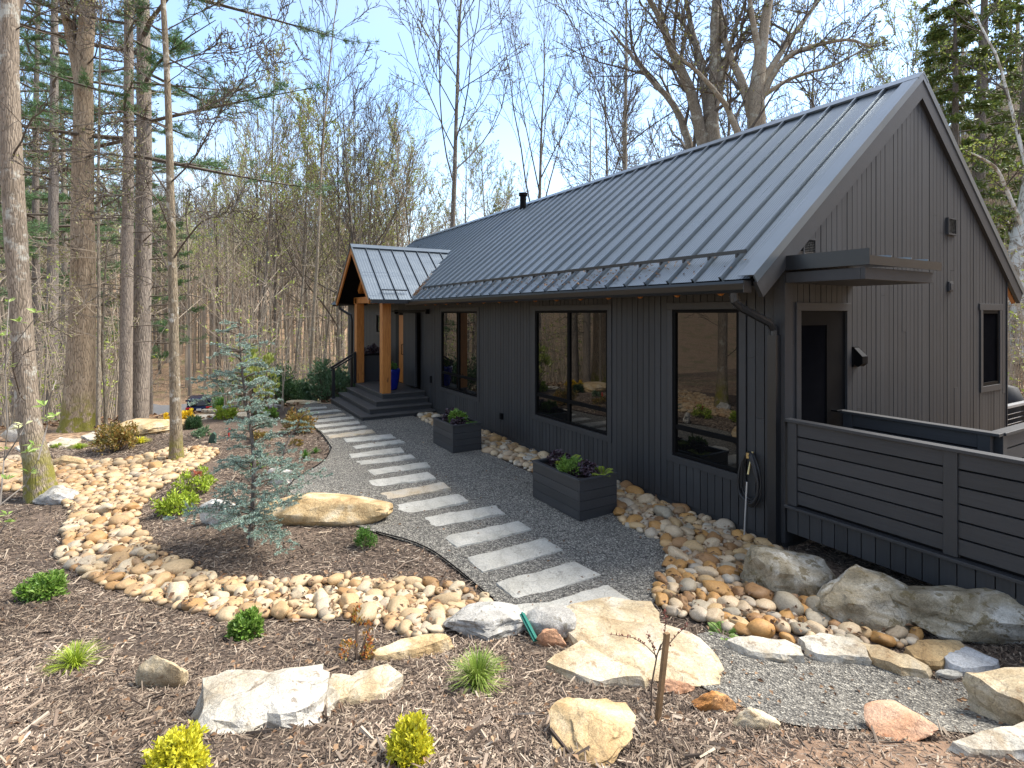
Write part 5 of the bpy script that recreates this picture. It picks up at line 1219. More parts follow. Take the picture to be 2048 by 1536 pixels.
# blue cedar: one trunk, whorls of drooping needle clad branches
def blue_cedar(label, base, Hh, seed, nbr, lean=(0, 0), rmax=.8, tw=9):
    r_ = np.random.default_rng(seed); root = empty('blue_cedar', base, label, 'tree')
    mt = MB(); mb_ = MB(); mn = MB(); z = np.linspace(0, 1, 12)
    tr = np.column_stack([base[0] + lean[0] * z ** 1.4 + .03 * np.sin(z * 7 + seed), base[1] + lean[1] * z ** 1.4 + .03 * np.cos(z * 9), base[2] + z * Hh])
    mt.tube(tr, .032 * (1 - z * .85) * Hh / 2.4, 8); mt.build('trunk', m_bark('cedar bark', (.12, .10, .085), (.24, .21, .19), vs=9), root)
    P = []; D = []
    for i in range(nbr):
        t = .06 + .92 * (i / nbr) + r_.uniform(-.02, .02); t = min(max(t, .04), .98)
        p0 = np.array([np.interp(t, z, tr[:, j]) for j in range(3)]); a = r_.uniform(0, 6.283)
        env = (1 - t) ** .75 * (.55 if .36 < t < .5 else 1) * (1.25 if t > .62 and t < .8 else 1); L = rmax * (.18 + env) * r_.uniform(.45, 1.1); u = r_.uniform(.15, .75)
        q = np.linspace(0, 1, 7); bp = p0 + np.column_stack([np.cos(a + .3 * q * r_.normal()) * L * q, np.sin(a + .3 * q * r_.normal()) * L * q, L * (u * q - .35 * q ** 2.2)])
        mb_.tube(bp, np.linspace(.009, .002, 7), 4)
        for j in range(max(3, int(tw * L / rmax * 1.6))):
            s = r_.uniform(.15, 1); c = np.array([np.interp(s, q, bp[:, k]) for k in range(3)]); aa = a + r_.choice([-1, 1]) * r_.uniform(.4, 1.3); l2 = L * .34 * (1.15 - s * .6) * r_.uniform(.5, 1.2)
            e = c + np.array([math.cos(aa) * l2, math.sin(aa) * l2, l2 * r_.uniform(-.25, .4)]); mb_.tube([c, (c + e) / 2 + [0, 0, .01], e], [.004, .003, .001], 3)
            k = max(5, int(l2 / .011)); tt = r_.uniform(0, 1, k); P.append(c + (e - c) * tt[:, None]); D.append(np.tile((e - c) / (np.linalg.norm(e - c) + 1e-6), (k, 1)))
        k = int(L / .018); tt = r_.uniform(.25, 1, k); P.append(np.column_stack([np.interp(tt, q, bp[:, j]) for j in range(3)])); D.append(np.tile((bp[-1] - bp[0]) / L, (k, 1)))
    P = np.concatenate(P); D = np.concatenate(D); nb = 10
    PP = np.repeat(P, nb, 0); rd = r_.normal(size=(len(PP), 3)); rd /= np.linalg.norm(rd, axis=1)[:, None]
    DD = np.repeat(D, nb, 0) * .35 + rd + np.array([0, 0, .25]); L = r_.uniform(.011, .024, len(PP)); mn.leaves(PP, DD, rdir(len(PP)), L, .0058, fold=0)
    mb_.build('branch', TWIG, root); mn.build('needles', BLUEG, root); return root
blue_cedar('young blue cedar with tiered needle branches standing in the middle of the mulch bed', gp(508, 1098), 2.42, 5, 104, (-.12, .06), .68, 11)
blue_cedar('smaller leaning blue cedar behind the taller one, tip over the path', gp(556, 956), 1.15, 8, 22, (.5, .1), .42, 8)
# ------------------------------------------------------------------ trees
BARK_GREY = m_bark('grey forest bark', (.10, .08, .06), (.23, .19, .155), (.33, .31, .25))
BARK_PALE = m_bark('pale forest bark', (.20, .16, .115), (.40, .34, .26), (.44, .42, .34))
BARK_OAK = m_bark('deep furrowed oak bark', (.16, .115, .075), (.42, .34, .25), None, True, 4.2, mossh=.9)
BARK_LICH = m_bark('lichen mottled bark', (.15, .115, .08), (.38, .31, .24), (.52, .51, .44), True, 5, mossh=1.0)
BARK_SPOT = m_bark('pale spotted bark', (.18, .13, .08), (.38, .31, .21), (.62, .59, .51), True, 6, mossh=.55)
BARK_SYC = m_bark('white mottled sycamore bark', (.26, .21, .16), (.40, .35, .29), None, False, 3, (.70, .68, .62))
BARK_PINE = m_bark('grey pine bark', (.15, .12, .10), (.34, .295, .25), None, False, 4.5)
BARK_TW = m_plain('twig bark', (.10, .08, .062), .9, scale=8, var=.3)
BARK_TWL = m_plain('pale twig bark', (.34, .28, .21), .9, scale=8, var=.3)
BUD = m_leaf('opening bud', [(.20, .22, .07), (.30, .30, .11), (.25, .20, .09)])
BUDG = m_leaf('spring leaf', [(.26, .34, .05), (.38, .46, .09), (.46, .48, .14)])
BUDO = m_leaf('orange bud', [(.32, .22, .06), (.36, .28, .08), (.26, .18, .06)])
PINE = m_leaf('pine needle', [(.05, .12, .04), (.09, .18, .06), (.14, .24, .08)], trans=.15)
HEML = m_leaf('hemlock spray', [(.07, .12, .03), (.12, .17, .045), (.20, .24, .06)], trans=.2)
def nrm(v): return v / (np.linalg.norm(v) + 1e-9)
def grow(r_, P, D, L, r, lvl, prm, br, tips, r_end=.25):
    n = prm['seg'][lvl]; pts = [P]; d = D
    for i in range(n):
        d = nrm(d + r_.normal(0, prm['wig'][lvl], 3) + np.array([0, 0, prm['up'][lvl]])); P = P + d * L / n; pts.append(P)
    pts = np.array(pts); rad = np.linspace(r, max(r * r_end, prm['rmin']), n + 1); br.append((pts, rad, lvl))
    if lvl < prm['max']:
        k = prm['kids'][lvl]; t0 = prm['t0'][lvl]; ph = r_.uniform(0, 6.28)
        for i in range(k):
            t = t0 + (1 - t0) * (i + r_.uniform(0, .9)) / k; s = t * n; j = min(int(s), n - 1); q = pts[j] + (pts[j + 1] - pts[j]) * (s - j); dd = nrm(pts[j + 1] - pts[j])
            ph += 2.4 + r_.uniform(-.5, .5); a = np.cross(dd, [.3, .2, 1.] if abs(dd[2]) < .9 else [1., 0, 0]); a = nrm(a); b = np.cross(dd, a)
            ang = prm['ang'][lvl] * r_.uniform(.7, 1.25); nd = nrm(dd * math.cos(ang) + (a * math.cos(ph) + b * math.sin(ph)) * math.sin(ang))
            l2 = prm['len'][lvl] * L * (1 - prm['tp'][lvl] * (t - t0) / (1 - t0 + 1e-6)) * r_.uniform(.6, 1.15)
            grow(r_, q, nd, l2, max(prm['rmin'], np.interp(s, np.arange(n + 1), rad) * prm['rr'][lvl]), lvl + 1, prm, br, tips)
    else: tips.append(pts)
PRM = {
 'poplar': dict(max=3, seg=[9, 6, 4, 2], wig=[.02, .09, .13, .16], up=[.02, .13, .10, .05], kids=[20, 7, 5], t0=[.42, .18, .2], ang=[.85, .6, .6], len=[.34, .42, .5], tp=[.72, .5, .4], rr=[.38, .5, .55], rmin=.014),
 'vase': dict(max=3, seg=[7, 7, 4, 2], wig=[.03, .07, .12, .15], up=[.02, .12, .10, .06], kids=[11, 10, 5], t0=[.38, .2, .2], ang=[.5, .45, .5], len=[.55, .36, .5], tp=[.55, .4, .4], rr=[.5, .45, .55], rmin=.014),
 'oak': dict(max=3, seg=[7, 8, 5, 3], wig=[.04, .16, .22, .22], up=[.02, .07, .06, .05], kids=[11, 8, 6], t0=[.32, .2, .2], ang=[.8, .75, .7], len=[.58, .42, .42], tp=[.6, .4, .4], rr=[.55, .5, .5], rmin=.015),
 'under': dict(max=2, seg=[7, 6, 3], wig=[.05, .14, .2], up=[.03, .06, .03], kids=[16, 7], t0=[.15, .2], ang=[1.0, .7], len=[.45, .4], tp=[.6, .4], rr=[.45, .5], rmin=.008),
}
SIDES = [7, 5, 3, 3]
def put_branches(br, mt, mc, lim=0):
    for pts, rad, lvl in br:
        (mt if lvl <= lim else mc).tube(pts, rad, SIDES[min(lvl, 3)])
def bud_leaves(mc, r_, tips, per, size, m, spread=.12):
    P = []; D = []
    for p in tips:
        for k in range(per):
            t = r_.uniform(.2, 1); j = t * (len(p) - 1); i = min(int(j), len(p) - 2); P.append(p[i] + (p[i + 1] - p[i]) * (j - i) + r_.normal(0, spread * .4, 3)); D.append(r_.normal(size=3) + np.array([0, 0, .3]))
    P = np.array(P); D = np.array(D); L = r_.uniform(.6, 1.3, len(P)) * size
    mc.leaves(P, D, r_.normal(size=P.shape), L, L * .6, m)
def make_bare(kind, seed, H, r0, bark, tw, leafm=None, per=2, lsize=.09, lean=.03, **kw):
    r_ = np.random.default_rng(seed); br = []; tips = []; prm = dict(PRM[kind]); prm.update(kw)
    grow(r_, np.array([0, 0, -.3]), nrm(np.array([r_.normal(0, lean), r_.normal(0, lean), 1])), H, r0, 0, prm, br, tips, .12)
    p, rad, _ = br[0]; rad[0] *= 1.35
    mt = MB(); mc = MB(); mt.tube(p, rad, 10); put_branches(br[1:], mc, mc, -1)
    if leafm: bud_leaves(mc, r_, tips, per, lsize, 1)
    return mt.mesh('trunk', bark, True), mc.mesh('crown', [tw, leafm or tw], False)
def make_pine(seed, H, r0, t0=.35, nb=46, spread=.19, mat=None, bark=None, tuft_n=13, dens=1.2):
    r_ = np.random.default_rng(seed); mt = MB(); mc = MB(); z = np.linspace(0, 1, 12)
    tr = np.column_stack([.25 * np.sin(z * 3 + seed), .25 * np.cos(z * 2.5 + seed * 2) - .25, z * H - .3]); tr[:, :2] *= z[:, None] * 1.4
    mt.tube(tr, r0 * (1.12 - z * 1.0) + .01, 10)
    P = []; D = []
    for i in range(nb):
        t = t0 + (.99 - t0) * i / nb; p0 = np.array([np.interp(t, z, tr[:, j]) for j in range(3)]); a = i * 2.4 + r_.uniform(-.5, .5)
        L = H * spread * (1.05 - ((t - t0) / (1 - t0)) ** 1.4 * .9) * r_.uniform(.45, 1.15); q = np.linspace(0, 1, 6); up = r_.uniform(-.05, .3)
        bp = p0 + np.column_stack([np.cos(a + .3 * q) * L * q, np.sin(a + .3 * q) * L * q, L * (up * q - .12 * q * (1 - q))]); mc.tube(bp, np.linspace(.02 + .008 * L, .008, 6), 4)
        for j in range(int(7 * dens) + 2):
            s = r_.uniform(.3, 1); c = np.array([np.interp(s, q, bp[:, k]) for k in range(3)]); aa = a + r_.normal(0, .9); l2 = L * .28 * r_.uniform(.4, 1); e = c + np.array([math.cos(aa) * l2, math.sin(aa) * l2, l2 * r_.uniform(-.1, .4)])
            mc.tube([c, e], [.012, .006], 3)
            k = int(6 * dens) + 2; tt = r_.uniform(.2, 1.05, k); P.append(c + (e - c) * tt[:, None] + r_.normal(0, .05, (k, 3))); D.append(np.tile(nrm(e - c), (k, 1)))
    for i in range(12):                        # dead snag branches lower down
        t = r_.uniform(.1, t0); p0 = np.array([np.interp(t, z, tr[:, j]) for j in range(3)]); a = r_.uniform(0, 6.28); L = r_.uniform(.8, 2.2); mc.tube([p0, p0 + np.array([math.cos(a) * L * .5, math.sin(a) * L * .5, .05]), p0 + np.array([math.cos(a) * L, math.sin(a) * L, -.15])], [.018, .012, .007], 3)
    P = np.concatenate(P); D = np.concatenate(D); n = tuft_n; PP = np.repeat(P, n, 0); DD = np.repeat(D, n, 0) * .7 + r_.normal(size=(len(PP), 3)) * .75 + np.array([0, 0, .25]); L = r_.uniform(.09, .19, len(PP))
    mc.leaves(PP, DD, r_.normal(size=PP.shape), L, .013, 1, .05)
    return mt.mesh('trunk', bark or BARK_PINE, True), mc.mesh('crown', [BARK_TW, mat or PINE], False)
def place(name, meshes, loc, rz, sc, label, cat='tree', group=None):
    root = empty(name, loc, label, cat, group); root.rotation_euler = (0, 0, rz); root.scale = (sc, sc, sc)
    for me, nm in zip(meshes, ('trunk', 'crown')):
        o = bpy.data.objects.new(nm, me); o.parent = root; COL.objects.link(o)
    return root
VAR = {
 'poplar': [make_bare('poplar', 1, 24, .17, BARK_GREY, BARK_TW, BUD, 2, .10), make_bare('poplar', 2, 22, .15, BARK_PALE, BARK_TW, BUD, 2, .10), make_bare('poplar', 3, 20, .12, BARK_GREY, BARK_TWL, BUDG, 3, .11)],
 'vase': [make_bare('vase', 4, 21, .16, BARK_GREY, BARK_TW, BUD, 1, .09, rmin=.010), make_bare('vase', 5, 19, .13, BARK_GREY, BARK_TW, BUD, 1, .09, rmin=.010)],
 'oak': [make_bare('oak', 6, 18, .17, BARK_PALE, BARK_TW, BUDO, 2, .08), make_bare('oak', 7, 16, .14, BARK_GREY, BARK_TWL, BUD, 2, .09)],
 'green': [make_bare('poplar', 8, 18, .11, BARK_GREY, BARK_TWL, BUDG, 7, .12), make_bare('vase', 9, 15, .095, BARK_PALE, BARK_TWL, BUDG, 6, .12)],
 'under': [make_bare('under', 10, 8, .06, BARK_PALE, BARK_TWL, BUDO, 4, .10), make_bare('under', 12, 7, .05, BARK_PALE, BARK_TWL, BUDG, 3, .10), make_bare('under', 13, 9, .07, BARK_GREY, BARK_TWL, BUDG, 1, .09)],
 'pole': [make_bare('poplar', 14, 22, .115, BARK_PALE, BARK_TW, BUD, 1, .09, t0=[.55, .18, .2], kids=[14, 5, 4]), make_bare('poplar', 15, 20, .095, BARK_GREY, BARK_TW, BUD, 1, .09, t0=[.5, .18, .2], kids=[14, 5, 4])],
 'pine': [make_pine(1, 27, .15, .30), make_pine(2, 23, .155, .26), make_pine(3, 20, .13, .2, 54, .16)],
}
def polar(px, w):
    v = RV * ((px - CXP) / FPX) + FV; return v[0] * w, v[1] * w
def gl(x, y): return (x, y, h1(x, y))
taken = []
def spot(name, kind, vi, px, w, rz, sc, label, group=None):
    x, y = polar(px, w); taken.append((x, y)); return place(name, VAR[kind][vi % len(VAR[kind])], gl(x, y), rz, sc, label, 'tree', group)
# trees one can tell apart
spot('bare_tree', 'poplar', 0, 897, 26, .4, 1.02, 'tallest bare tree rising behind the middle of the roof ridge, crown past the top edge')
spot('bare_tree', 'vase', 0, 706, 30, 1.2, .84, 'broad fine twigged bare tree above the porch roof, left of two')
spot('bare_tree', 'vase', 1, 728, 31.5, 2.6, .93, 'fine twigged bare tree above the porch ridge, right of two')
spot('bare_tree', 'vase', 1, 800, 38, 4.0, 1.02, 'slim bare tree right of the pair above the porch')
spot('bare_tree', 'vase', 0, 1072, 33, 5.2, 1.08, 'many stemmed bare tree beside the black flue pipe')
spot('bare_tree', 'oak', 1, 1030, 46, .9, 1.0, 'crooked bare tree far behind the flue pipe')
spot('bare_tree', 'poplar', 1, 1244, 25, 2.0, 1.05, 'straight bare tree behind the ridge with mossy dark trunk')
spot('bare_tree', 'oak', 0, 1180, 42, 3.3, .95, 'crooked low bare tree between the flue tree and the straight mossy tree')
spot('bare_tree', 'oak', 1, 1340, 40, 5.0, 1.0, 'small crooked bare tree behind the high part of the ridge')
spot('bare_tree', 'vase', 0, 1640, 42, 1.0, 1.05, 'bare tree cluster rising behind the gable slope of the roof')
spot('bare_tree', 'oak', 0, 1720, 48, 2.2, 1.0, 'bare tree right of the forked trees above the roof')
spot('leafing_tree', 'poplar', 2, 500, 27, .7, .92, 'slim tree with pale spring leaves in the gap of open sky on the left')
spot('leafing_tree', 'green', 0, 585, 30, 1.9, .95, 'yellow green leafing tree left of the porch gable')
spot('leafing_tree', 'green', 1, 640, 34, 3.2, 1.0, 'small yellow green leafing tree close to the porch gable')
spot('leafing_tree', 'green', 1, 450, 33, 4.2, .95, 'yellow green leafing tree behind the blue cedar')
spot('bare_tree', 'pole', 0, 620, 24, .2, .85, 'thin dark bare trunk left of the porch gable')
spot('bare_tree', 'pole', 1, 432, 36, 1.0, 1.0, 'grey pole trunk behind the parked car')
spot('pine', 'pine', 2, 985, 50, .5, .92, 'green pine showing low over the roof left of the flue')
for i, (px, w, v, s, lb) in enumerate([(250, 12.4, 0, .80, 'grey pine trunk, left of the close pair in the middle of the left woods'), (277, 12.9, 1, 1.12, 'thicker grey pine trunk with dark hollow, right of the close pair'), (100, 17, 1, 1.0, 'pine trunk between the leaning tree and the great oak'), (78, 21, 0, .95, 'orange barked pine behind the leaning tree'), (128, 24, 2, 1.1, 'green pine behind the great oak on its left'), (300, 32, 2, 1.1, 'green pine behind the slender spotted trunk'), (30, 19, 1, 1.0, 'pine at the far left behind the leaning tree')]):
    spot('pine', 'pine', v, px, w, i * 1.1, s, lb)

# hero trees: trunks traced to their own outline, at one depth
def hero(name, label, path, w, seed, bark, limbs, tw, leafm=None, top_prm='oak', bl=(.02, 3.0), extra=0, sides=14, leafper=2, lsize=.05):
    """path: (px,py,width px) from the ground up; limbs: list of (t, px,py end, radius)"""
    r_ = np.random.default_rng(seed); P = np.array([at(a, b, w) for a, b, c in path]); R_ = np.array([c / FPX * w / 2 for a, b, c in path])
    P[0, 2] = h1(P[0, 0], P[0, 1]) - .12
    t = np.linspace(0, 1, len(P)); tt = np.linspace(0, 1, 40); Q = np.column_stack([np.interp(tt, t, P[:, j]) for j in range(3)]); RR = np.interp(tt, t, R_)
    for _ in range(3): Q[1:-1] = (Q[:-2] + 2 * Q[1:-1] + Q[2:]) / 4; RR[1:-1] = (RR[:-2] + 2 * RR[1:-1] + RR[2:]) / 4
    k0 = np.exp(-tt * 26); RR = RR * (1 + .32 * k0)
    base = (Q[0, 0], Q[0, 1], Q[0, 2] + .12); root = empty(name, base, label, 'tree'); taken.append(base[:2])
    m = MB(); m.tube(Q, RR, sides); v = m.v[0]
    ctr = np.repeat(Q, sides, 0); off = v - ctr; nn_ = np.array([noise.fractal(Vector((a[0] * 4, a[1] * 4, a[2] * 1.1)), .8, 2.1, 4) for a in v]); nn_ = nn_ - nn_.mean(); m.v[0] = ctr + off * (1 + .06 * nn_)[:, None]
    mc = MB(); br = []; tips = []
    for lm in limbs:
        pts = [np.array([np.interp(lm[0], tt, Q[:, j]) for j in range(3)])] + [at(a, b, w + dz) for a, b, dz in lm[1]]; pts = np.array(pts)
        s = np.linspace(0, 1, len(pts)); ss = np.linspace(0, 1, 14); pq = np.column_stack([np.interp(ss, s, pts[:, j]) for j in range(3)]); L = np.linalg.norm(np.diff(pq, axis=0), axis=1).sum()
        for _ in range(2): pq[1:-1] = (pq[:-2] + 2 * pq[1:-1] + pq[2:]) / 4
        pq[1:] += r_.normal(0, .012 * L / 14 ** .5, (13, 3)).cumsum(0) * .6
        rad = np.linspace(lm[2], lm[2] * .22, 14); (m if lm[2] > .05 else mc).tube(pq, rad, 8 if lm[2] > .05 else 5)
        prm = dict(PRM[top_prm]); prm.update(max=3, seg=[5, 5, 4, 2], kids=[0, lm[3] if len(lm) > 3 else 6, 4], rmin=.006 if w < 15 else .010, ang=[.8, .8, .7], len=[.4, .5, .45], t0=[.3, .15, .2])
        kn = lm[3] if len(lm) > 3 else 8
        for i in range(kn):
            u = .2 + .78 * (i + r_.uniform(0, 1)) / kn; c = np.array([np.interp(u, ss, pq[:, j]) for j in range(3)]); j = min(int(u * 13), 12); dd = nrm(pq[j + 1] - pq[j]); nd = nrm(dd + r_.normal(0, .55, 3) + np.array([0, 0, .15]))
            pr2 = dict(prm); pr2.update(max=2, seg=[4, 3, 2], wig=[.16, .2, .2], up=[.06, .05, .03], kids=[6, 4], t0=[.15, .2], ang=[.75, .7], len=[.5, .5], tp=[.4, .4], rr=[.55, .55])
            grow(r_, c, nd, L * r_.uniform(.18, .38) * (1.2 - u * .5), max(.006, np.interp(u, ss, rad) * .5), 0, pr2, br, tips)
    for i in range(extra):                      # thin side branches along the trunk
        u = r_.uniform(.22, .98); c = np.array([np.interp(u, tt, Q[:, j]) for j in range(3)]); a = r_.uniform(0, 6.28); nd = nrm(np.array([math.cos(a), math.sin(a), r_.uniform(0, .55)]))
        pr2 = dict(max=2, seg=[7, 4, 2], wig=[.13, .18, .2], up=[.02, .02, .02], kids=[8, 4], t0=[.2, .2], ang=[.7, .7], len=[.42, .45], tp=[.5, .4], rr=[.55, .6], rmin=.0045)
        grow(r_, c, nd, bl[1] * r_.uniform(.5, 1.15), bl[0] * r_.uniform(.6, 1.2), 0, pr2, br, tips)
    for pts, rad, lvl in br: mc.tube(pts, rad, [5, 4, 3][lvl])
    if leafm and tips: bud_leaves(mc, r_, tips, leafper, lsize, 1, .04)
    m.build('trunk', bark, root, smooth=True)
    if mc.n: mc.build('crown', [tw, leafm or tw], root)
    return root
hero('leaning_tree', 'leaning lichen mottled tree standing in the pale cobbles at the left', [(88, 972, 54), (76, 930, 44), (58, 850, 38), (50, 750, 37), (40, 600, 35), (30, 450, 37), (22, 300, 34), (18, 150, 31), (20, 0, 29), (24, -160, 27), (22, -500, 16)], 7.6, 3, BARK_LICH, [(.74, [(60, -60, .4), (120, -260, .9)], .04)], BARK_TW, None, extra=10, bl=(.012, 1.6))
hero('oak_tree', 'great furrowed oak trunk with mossy foot in the left woods', [(158, 858, 62), (158, 820, 54), (162, 700, 46), (166, 560, 42), (165, 400, 37), (167, 250, 33), (168, 120, 30), (174, 40, 27), (180, -120, 22), (190, -500, 10)], 12.2, 4, BARK_OAK, [(.60, [(135, 40, 0), (112, -30, -.3), (60, -220, -.8)], .13, 8), (.8, [(260, -200, .8), (330, -380, 1.2)], .08, 8)], BARK_TW, None, extra=12, bl=(.022, 2.4))
hero('slender_tree', 'slender pale spotted tree with long wiry branches between the mulch bed and the cobbles', [(353, 920, 26), (352, 860, 21), (348, 700, 18), (346, 560, 16.5), (341, 400, 14), (338, 250, 12.5), (333, 120, 11), (326, 0, 9.5), (320, -140, 7), (316, -320, 3)], 9.4, 5, BARK_SPOT,
     [(.33, [(300, 450, .3), (250, 430, .5), (120, 440, .9)], .016, 9), (.36, [(400, 440, -.3), (450, 430, -.5), (520, 452, -.8)], .017, 9), (.45, [(290, 320, .2), (180, 305, .4), (40, 290, .7)], .017, 10), (.47, [(400, 300, -.4), (450, 200, -.9), (545, 90, -1.3)], .016, 9),
      (.55, [(300, 240, -.4), (200, 245, -.8), (40, 265, -1.2)], .016, 10), (.58, [(380, 235, .4), (470, 190, .8), (580, 130, 1.2)], .016, 10), (.62, [(290, 150, .4), (210, 60, .8), (100, -30, 1.2)], .014, 9), (.66, [(400, 110, -.3), (480, 110, -.6), (590, 40, -.9)], .014, 9), (.72, [(270, 40, -.3), (180, 10, -.6)], .012, 8), (.72, [(410, 20, .3), (500, -20, .6)], .012, 8), (.40, [(310, 380, -.8), (220, 395, -1.4), (90, 370, -1.9)], .014, 8)], BARK_TW, BUD, extra=16, bl=(.008, 1.3), leafper=1, lsize=.035)
hero('sapling_tree', 'thin young trunk right of the great oak', [(196, 856, 8), (197, 760, 7), (198, 600, 6), (196, 400, 5), (199, 200, 4), (201, 0, 3)], 12.0, 6, BARK_PALE, [], BARK_TWL, BUD, extra=22, bl=(.009, 1.5))
hero('sapling_tree', 'crooked thin young trunk beside the paired pines', [(212, 848, 7), (210, 780, 6), (204, 700, 5), (207, 600, 4), (215, 480, 3)], 12.6, 7, BARK_PALE, [], BARK_TWL, BUD, extra=14, bl=(.008, 1.2))
hero('forked_tree', 'big forked bare tree with three heavy limbs behind the ridge, left of two', [(1428, 330, 44), (1424, 300, 38), (1420, 240, 30), (1428, 190, 26), (1432, 120, 22), (1428, 40, 16), (1440, -80, 10)], 21, 8, BARK_PALE,
     [(.12, [(1390, 190, 0), (1345, 110, -.5), (1320, 40, -.9), (1250, -60, -1.6)], .26, 12), (.22, [(1405, 140, .5), (1385, 60, .9), (1360, -80, 1.4)], .22, 11), (.30, [(1455, 120, .4), (1490, 60, .8), (1560, 0, 1.4)], .14, 10), (.05, [(1370, 240, .6), (1300, 160, 1.2), (1220, 60, 1.8)], .20, 11), (.45, [(1470, 60, -.5), (1500, -30, -.8)], .12, 8)], BARK_TW, BUD, leafper=2, lsize=.09)
hero('forked_tree', 'big forked bare tree with spreading limbs behind the ridge, right of two', [(1512, 300, 42), (1514, 250, 34), (1512, 190, 30), (1520, 120, 24), (1528, 60, 20), (1540, -20, 16), (1560, -140, 9)], 20, 9, BARK_PALE,
     [(.18, [(1490, 170, .3), (1450, 90, .8), (1440, 0, 1.2), (1420, -120, 1.6)], .19, 11), (.25, [(1560, 120, -.4), (1610, 95, -.8), (1700, 75, -1.3), (1740, 95, -1.5)], .13, 12), (.35, [(1570, 90, .5), (1620, 20, .9), (1680, -60, 1.4)], .15, 11), (.5, [(1500, 20, -.3), (1490, -80, -.6)], .14, 9), (.30, [(1590, 150, .2), (1680, 130, .5), (1740, 90, .8)], .09, 10), (.1, [(1470, 230, -.6), (1420, 170, -1), (1340, 90, -1.5)], .15, 10)], BARK_TW, BUD, leafper=2, lsize=.09)
hero('sycamore', 'thick white mottled sycamore trunk at the right edge past the gable', [(2046, 900, 60), (2040, 800, 52), (2036, 660, 48), (2042, 520, 46), (2062, 420, 44), (2085, 300, 40), (2100, 100, 34), (2110, -200, 20)], 17, 10, BARK_SYC, [(.42, [(2010, 430, .5), (1975, 480, .9)], .09, 8), (.6, [(2000, 120, .5), (1900, -60, 1.0)], .06, 10), (.5, [(1990, 330, -.5), (1930, 300, -.8)], .07, 8)], BARK_TW, BUDG, leafper=2, lsize=.10)
# hemlocks at the right
def make_hemlock(seed, H, r0):
    r_ = np.random.default_rng(seed); mt = MB(); mc = MB(); z = np.linspace(0, 1, 10); tr = np.column_stack([.1 * np.sin(z * 5), .1 * np.cos(z * 4), z * H - .3]); mt.tube(tr, r0 * (1.1 - z) + .01, 10); P = []; D = []
    for i in range(64):
        t = .14 + .85 * i / 64; p0 = np.array([np.interp(t, z, tr[:, j]) for j in range(3)]); a = i * 2.4 + r_.uniform(-.4, .4); L = (H * .25 * (1.08 - t) + .4) * r_.uniform(.5, 1.1); q = np.linspace(0, 1, 7)
        bp = p0 + np.column_stack([np.cos(a) * L * q, np.sin(a) * L * q, L * (.2 * q - .42 * q ** 2)]); mc.tube(bp, np.linspace(.035, .006, 7), 4)
        for j in range(16):
            s = r_.uniform(.2, 1); c = np.array([np.interp(s, q, bp[:, k]) for k in range(3)]); aa = a + r_.choice([-1, 1]) * r_.uniform(.3, 1.2); l2 = L * .3 * (1.2 - s) * r_.uniform(.5, 1.2) + .15; e = c + np.array([math.cos(aa) * l2, math.sin(aa) * l2, -l2 * r_.uniform(0, .5)])
            mc.tube([c, e], [.008, .004], 3)
            if r_.random() < .82: k = 12; tt = r_.uniform(.1, 1.05, k); P.append(c + (e - c) * tt[:, None] + r_.normal(0, .05, (k, 3)) * [1, 1, .5]); D.append(np.tile(nrm(e - c), (k, 1)))
    P = np.concatenate(P); D = np.concatenate(D); PP = np.repeat(P, 3, 0); L = r_.uniform(.09, .2, len(PP)); mc.leaves(PP, np.repeat(D, 3, 0) + r_.normal(size=PP.shape) * .7, np.tile([0, 0, 1.], (len(PP), 1)) + r_.normal(size=PP.shape) * .4, L, L * .38, 1, .1)
    return mt.mesh('trunk', BARK_PINE, True), mc.mesh('crown', [BARK_TW, HEML], False)
HM = [make_hemlock(1, 17, .26), make_hemlock(2, 14, .22)]
for px, w, v, s, lb in [(1905, 19, 1, .92, 'hemlock closest to the gable peak, between roof and dark trunk'), (1962, 22, 0, 1.0, 'tall hemlock with dark trunk behind the right slope of the gable'), (2060, 25, 1, 1.15, 'hemlock at the upper right corner of the picture'), (1880, 34, 1, .95, 'hemlock farther off beside the gable peak')]:
    x, y = polar(px, w); taken.append((x, y)); place('hemlock', HM[v], gl(x, y), px * .01, s, lb)

# dogwood sapling in the left foreground, its leaves catching light
g = np.array([*at(6, 975, 5.6)[:2], 0]); g[2] = h1(g[0], g[1]); w = 5.4
dg = empty('dogwood_sapling', g, 'dogwood sapling with fresh pale leaves and cream bracts at the left frame edge', 'sapling'); m = MB(); ml = MB()
for pts in ([(0, 1010), (8, 920), (15, 860), (-10, 760)], [(8, 920), (40, 870), (62, 830)], [(15, 860), (10, 740), (22, 690)], [(0, 1010), (50, 970), (76, 920)], [(76, 920), (95, 850), (92, 815)], [(92, 815), (105, 780), (112, 760)], [(-10, 760), (20, 700), (75, 630)], [(-20, 1100), (10, 1050), (18, 1040)], [(10, 740), (14, 670), (18, 600)]):
    q = np.array([at(a, b, w + rg.uniform(-.15, .15)) for a, b in pts]); m.tube(q, np.linspace(.008, .003, len(q)), 5)
for px, py, n, c in [(72, 625, 7, 0), (40, 645, 6, 0), (10, 672, 6, 0), (14, 735, 5, 0), (88, 812, 8, 0), (100, 840, 7, 0), (112, 832, 5, 0), (55, 905, 8, 0), (70, 890, 5, 0), (38, 858, 5, 1), (48, 850, 4, 1), (10, 900, 5, 0), (14, 960, 6, 0), (8, 1045, 7, 0), (16, 1030, 5, 0), (60, 945, 5, 0), (16, 605, 4, 0)]:
    p = at(px, py, w); d = rdir(n, -.2, .7); ml.leaves(p + d * .012, d, np.tile([0, 0, 1.], (n, 1)) + rg.normal(0, .3, (n, 3)), rg.uniform(.06, .10, n), rg.uniform(.028, .04, n), c, .25)
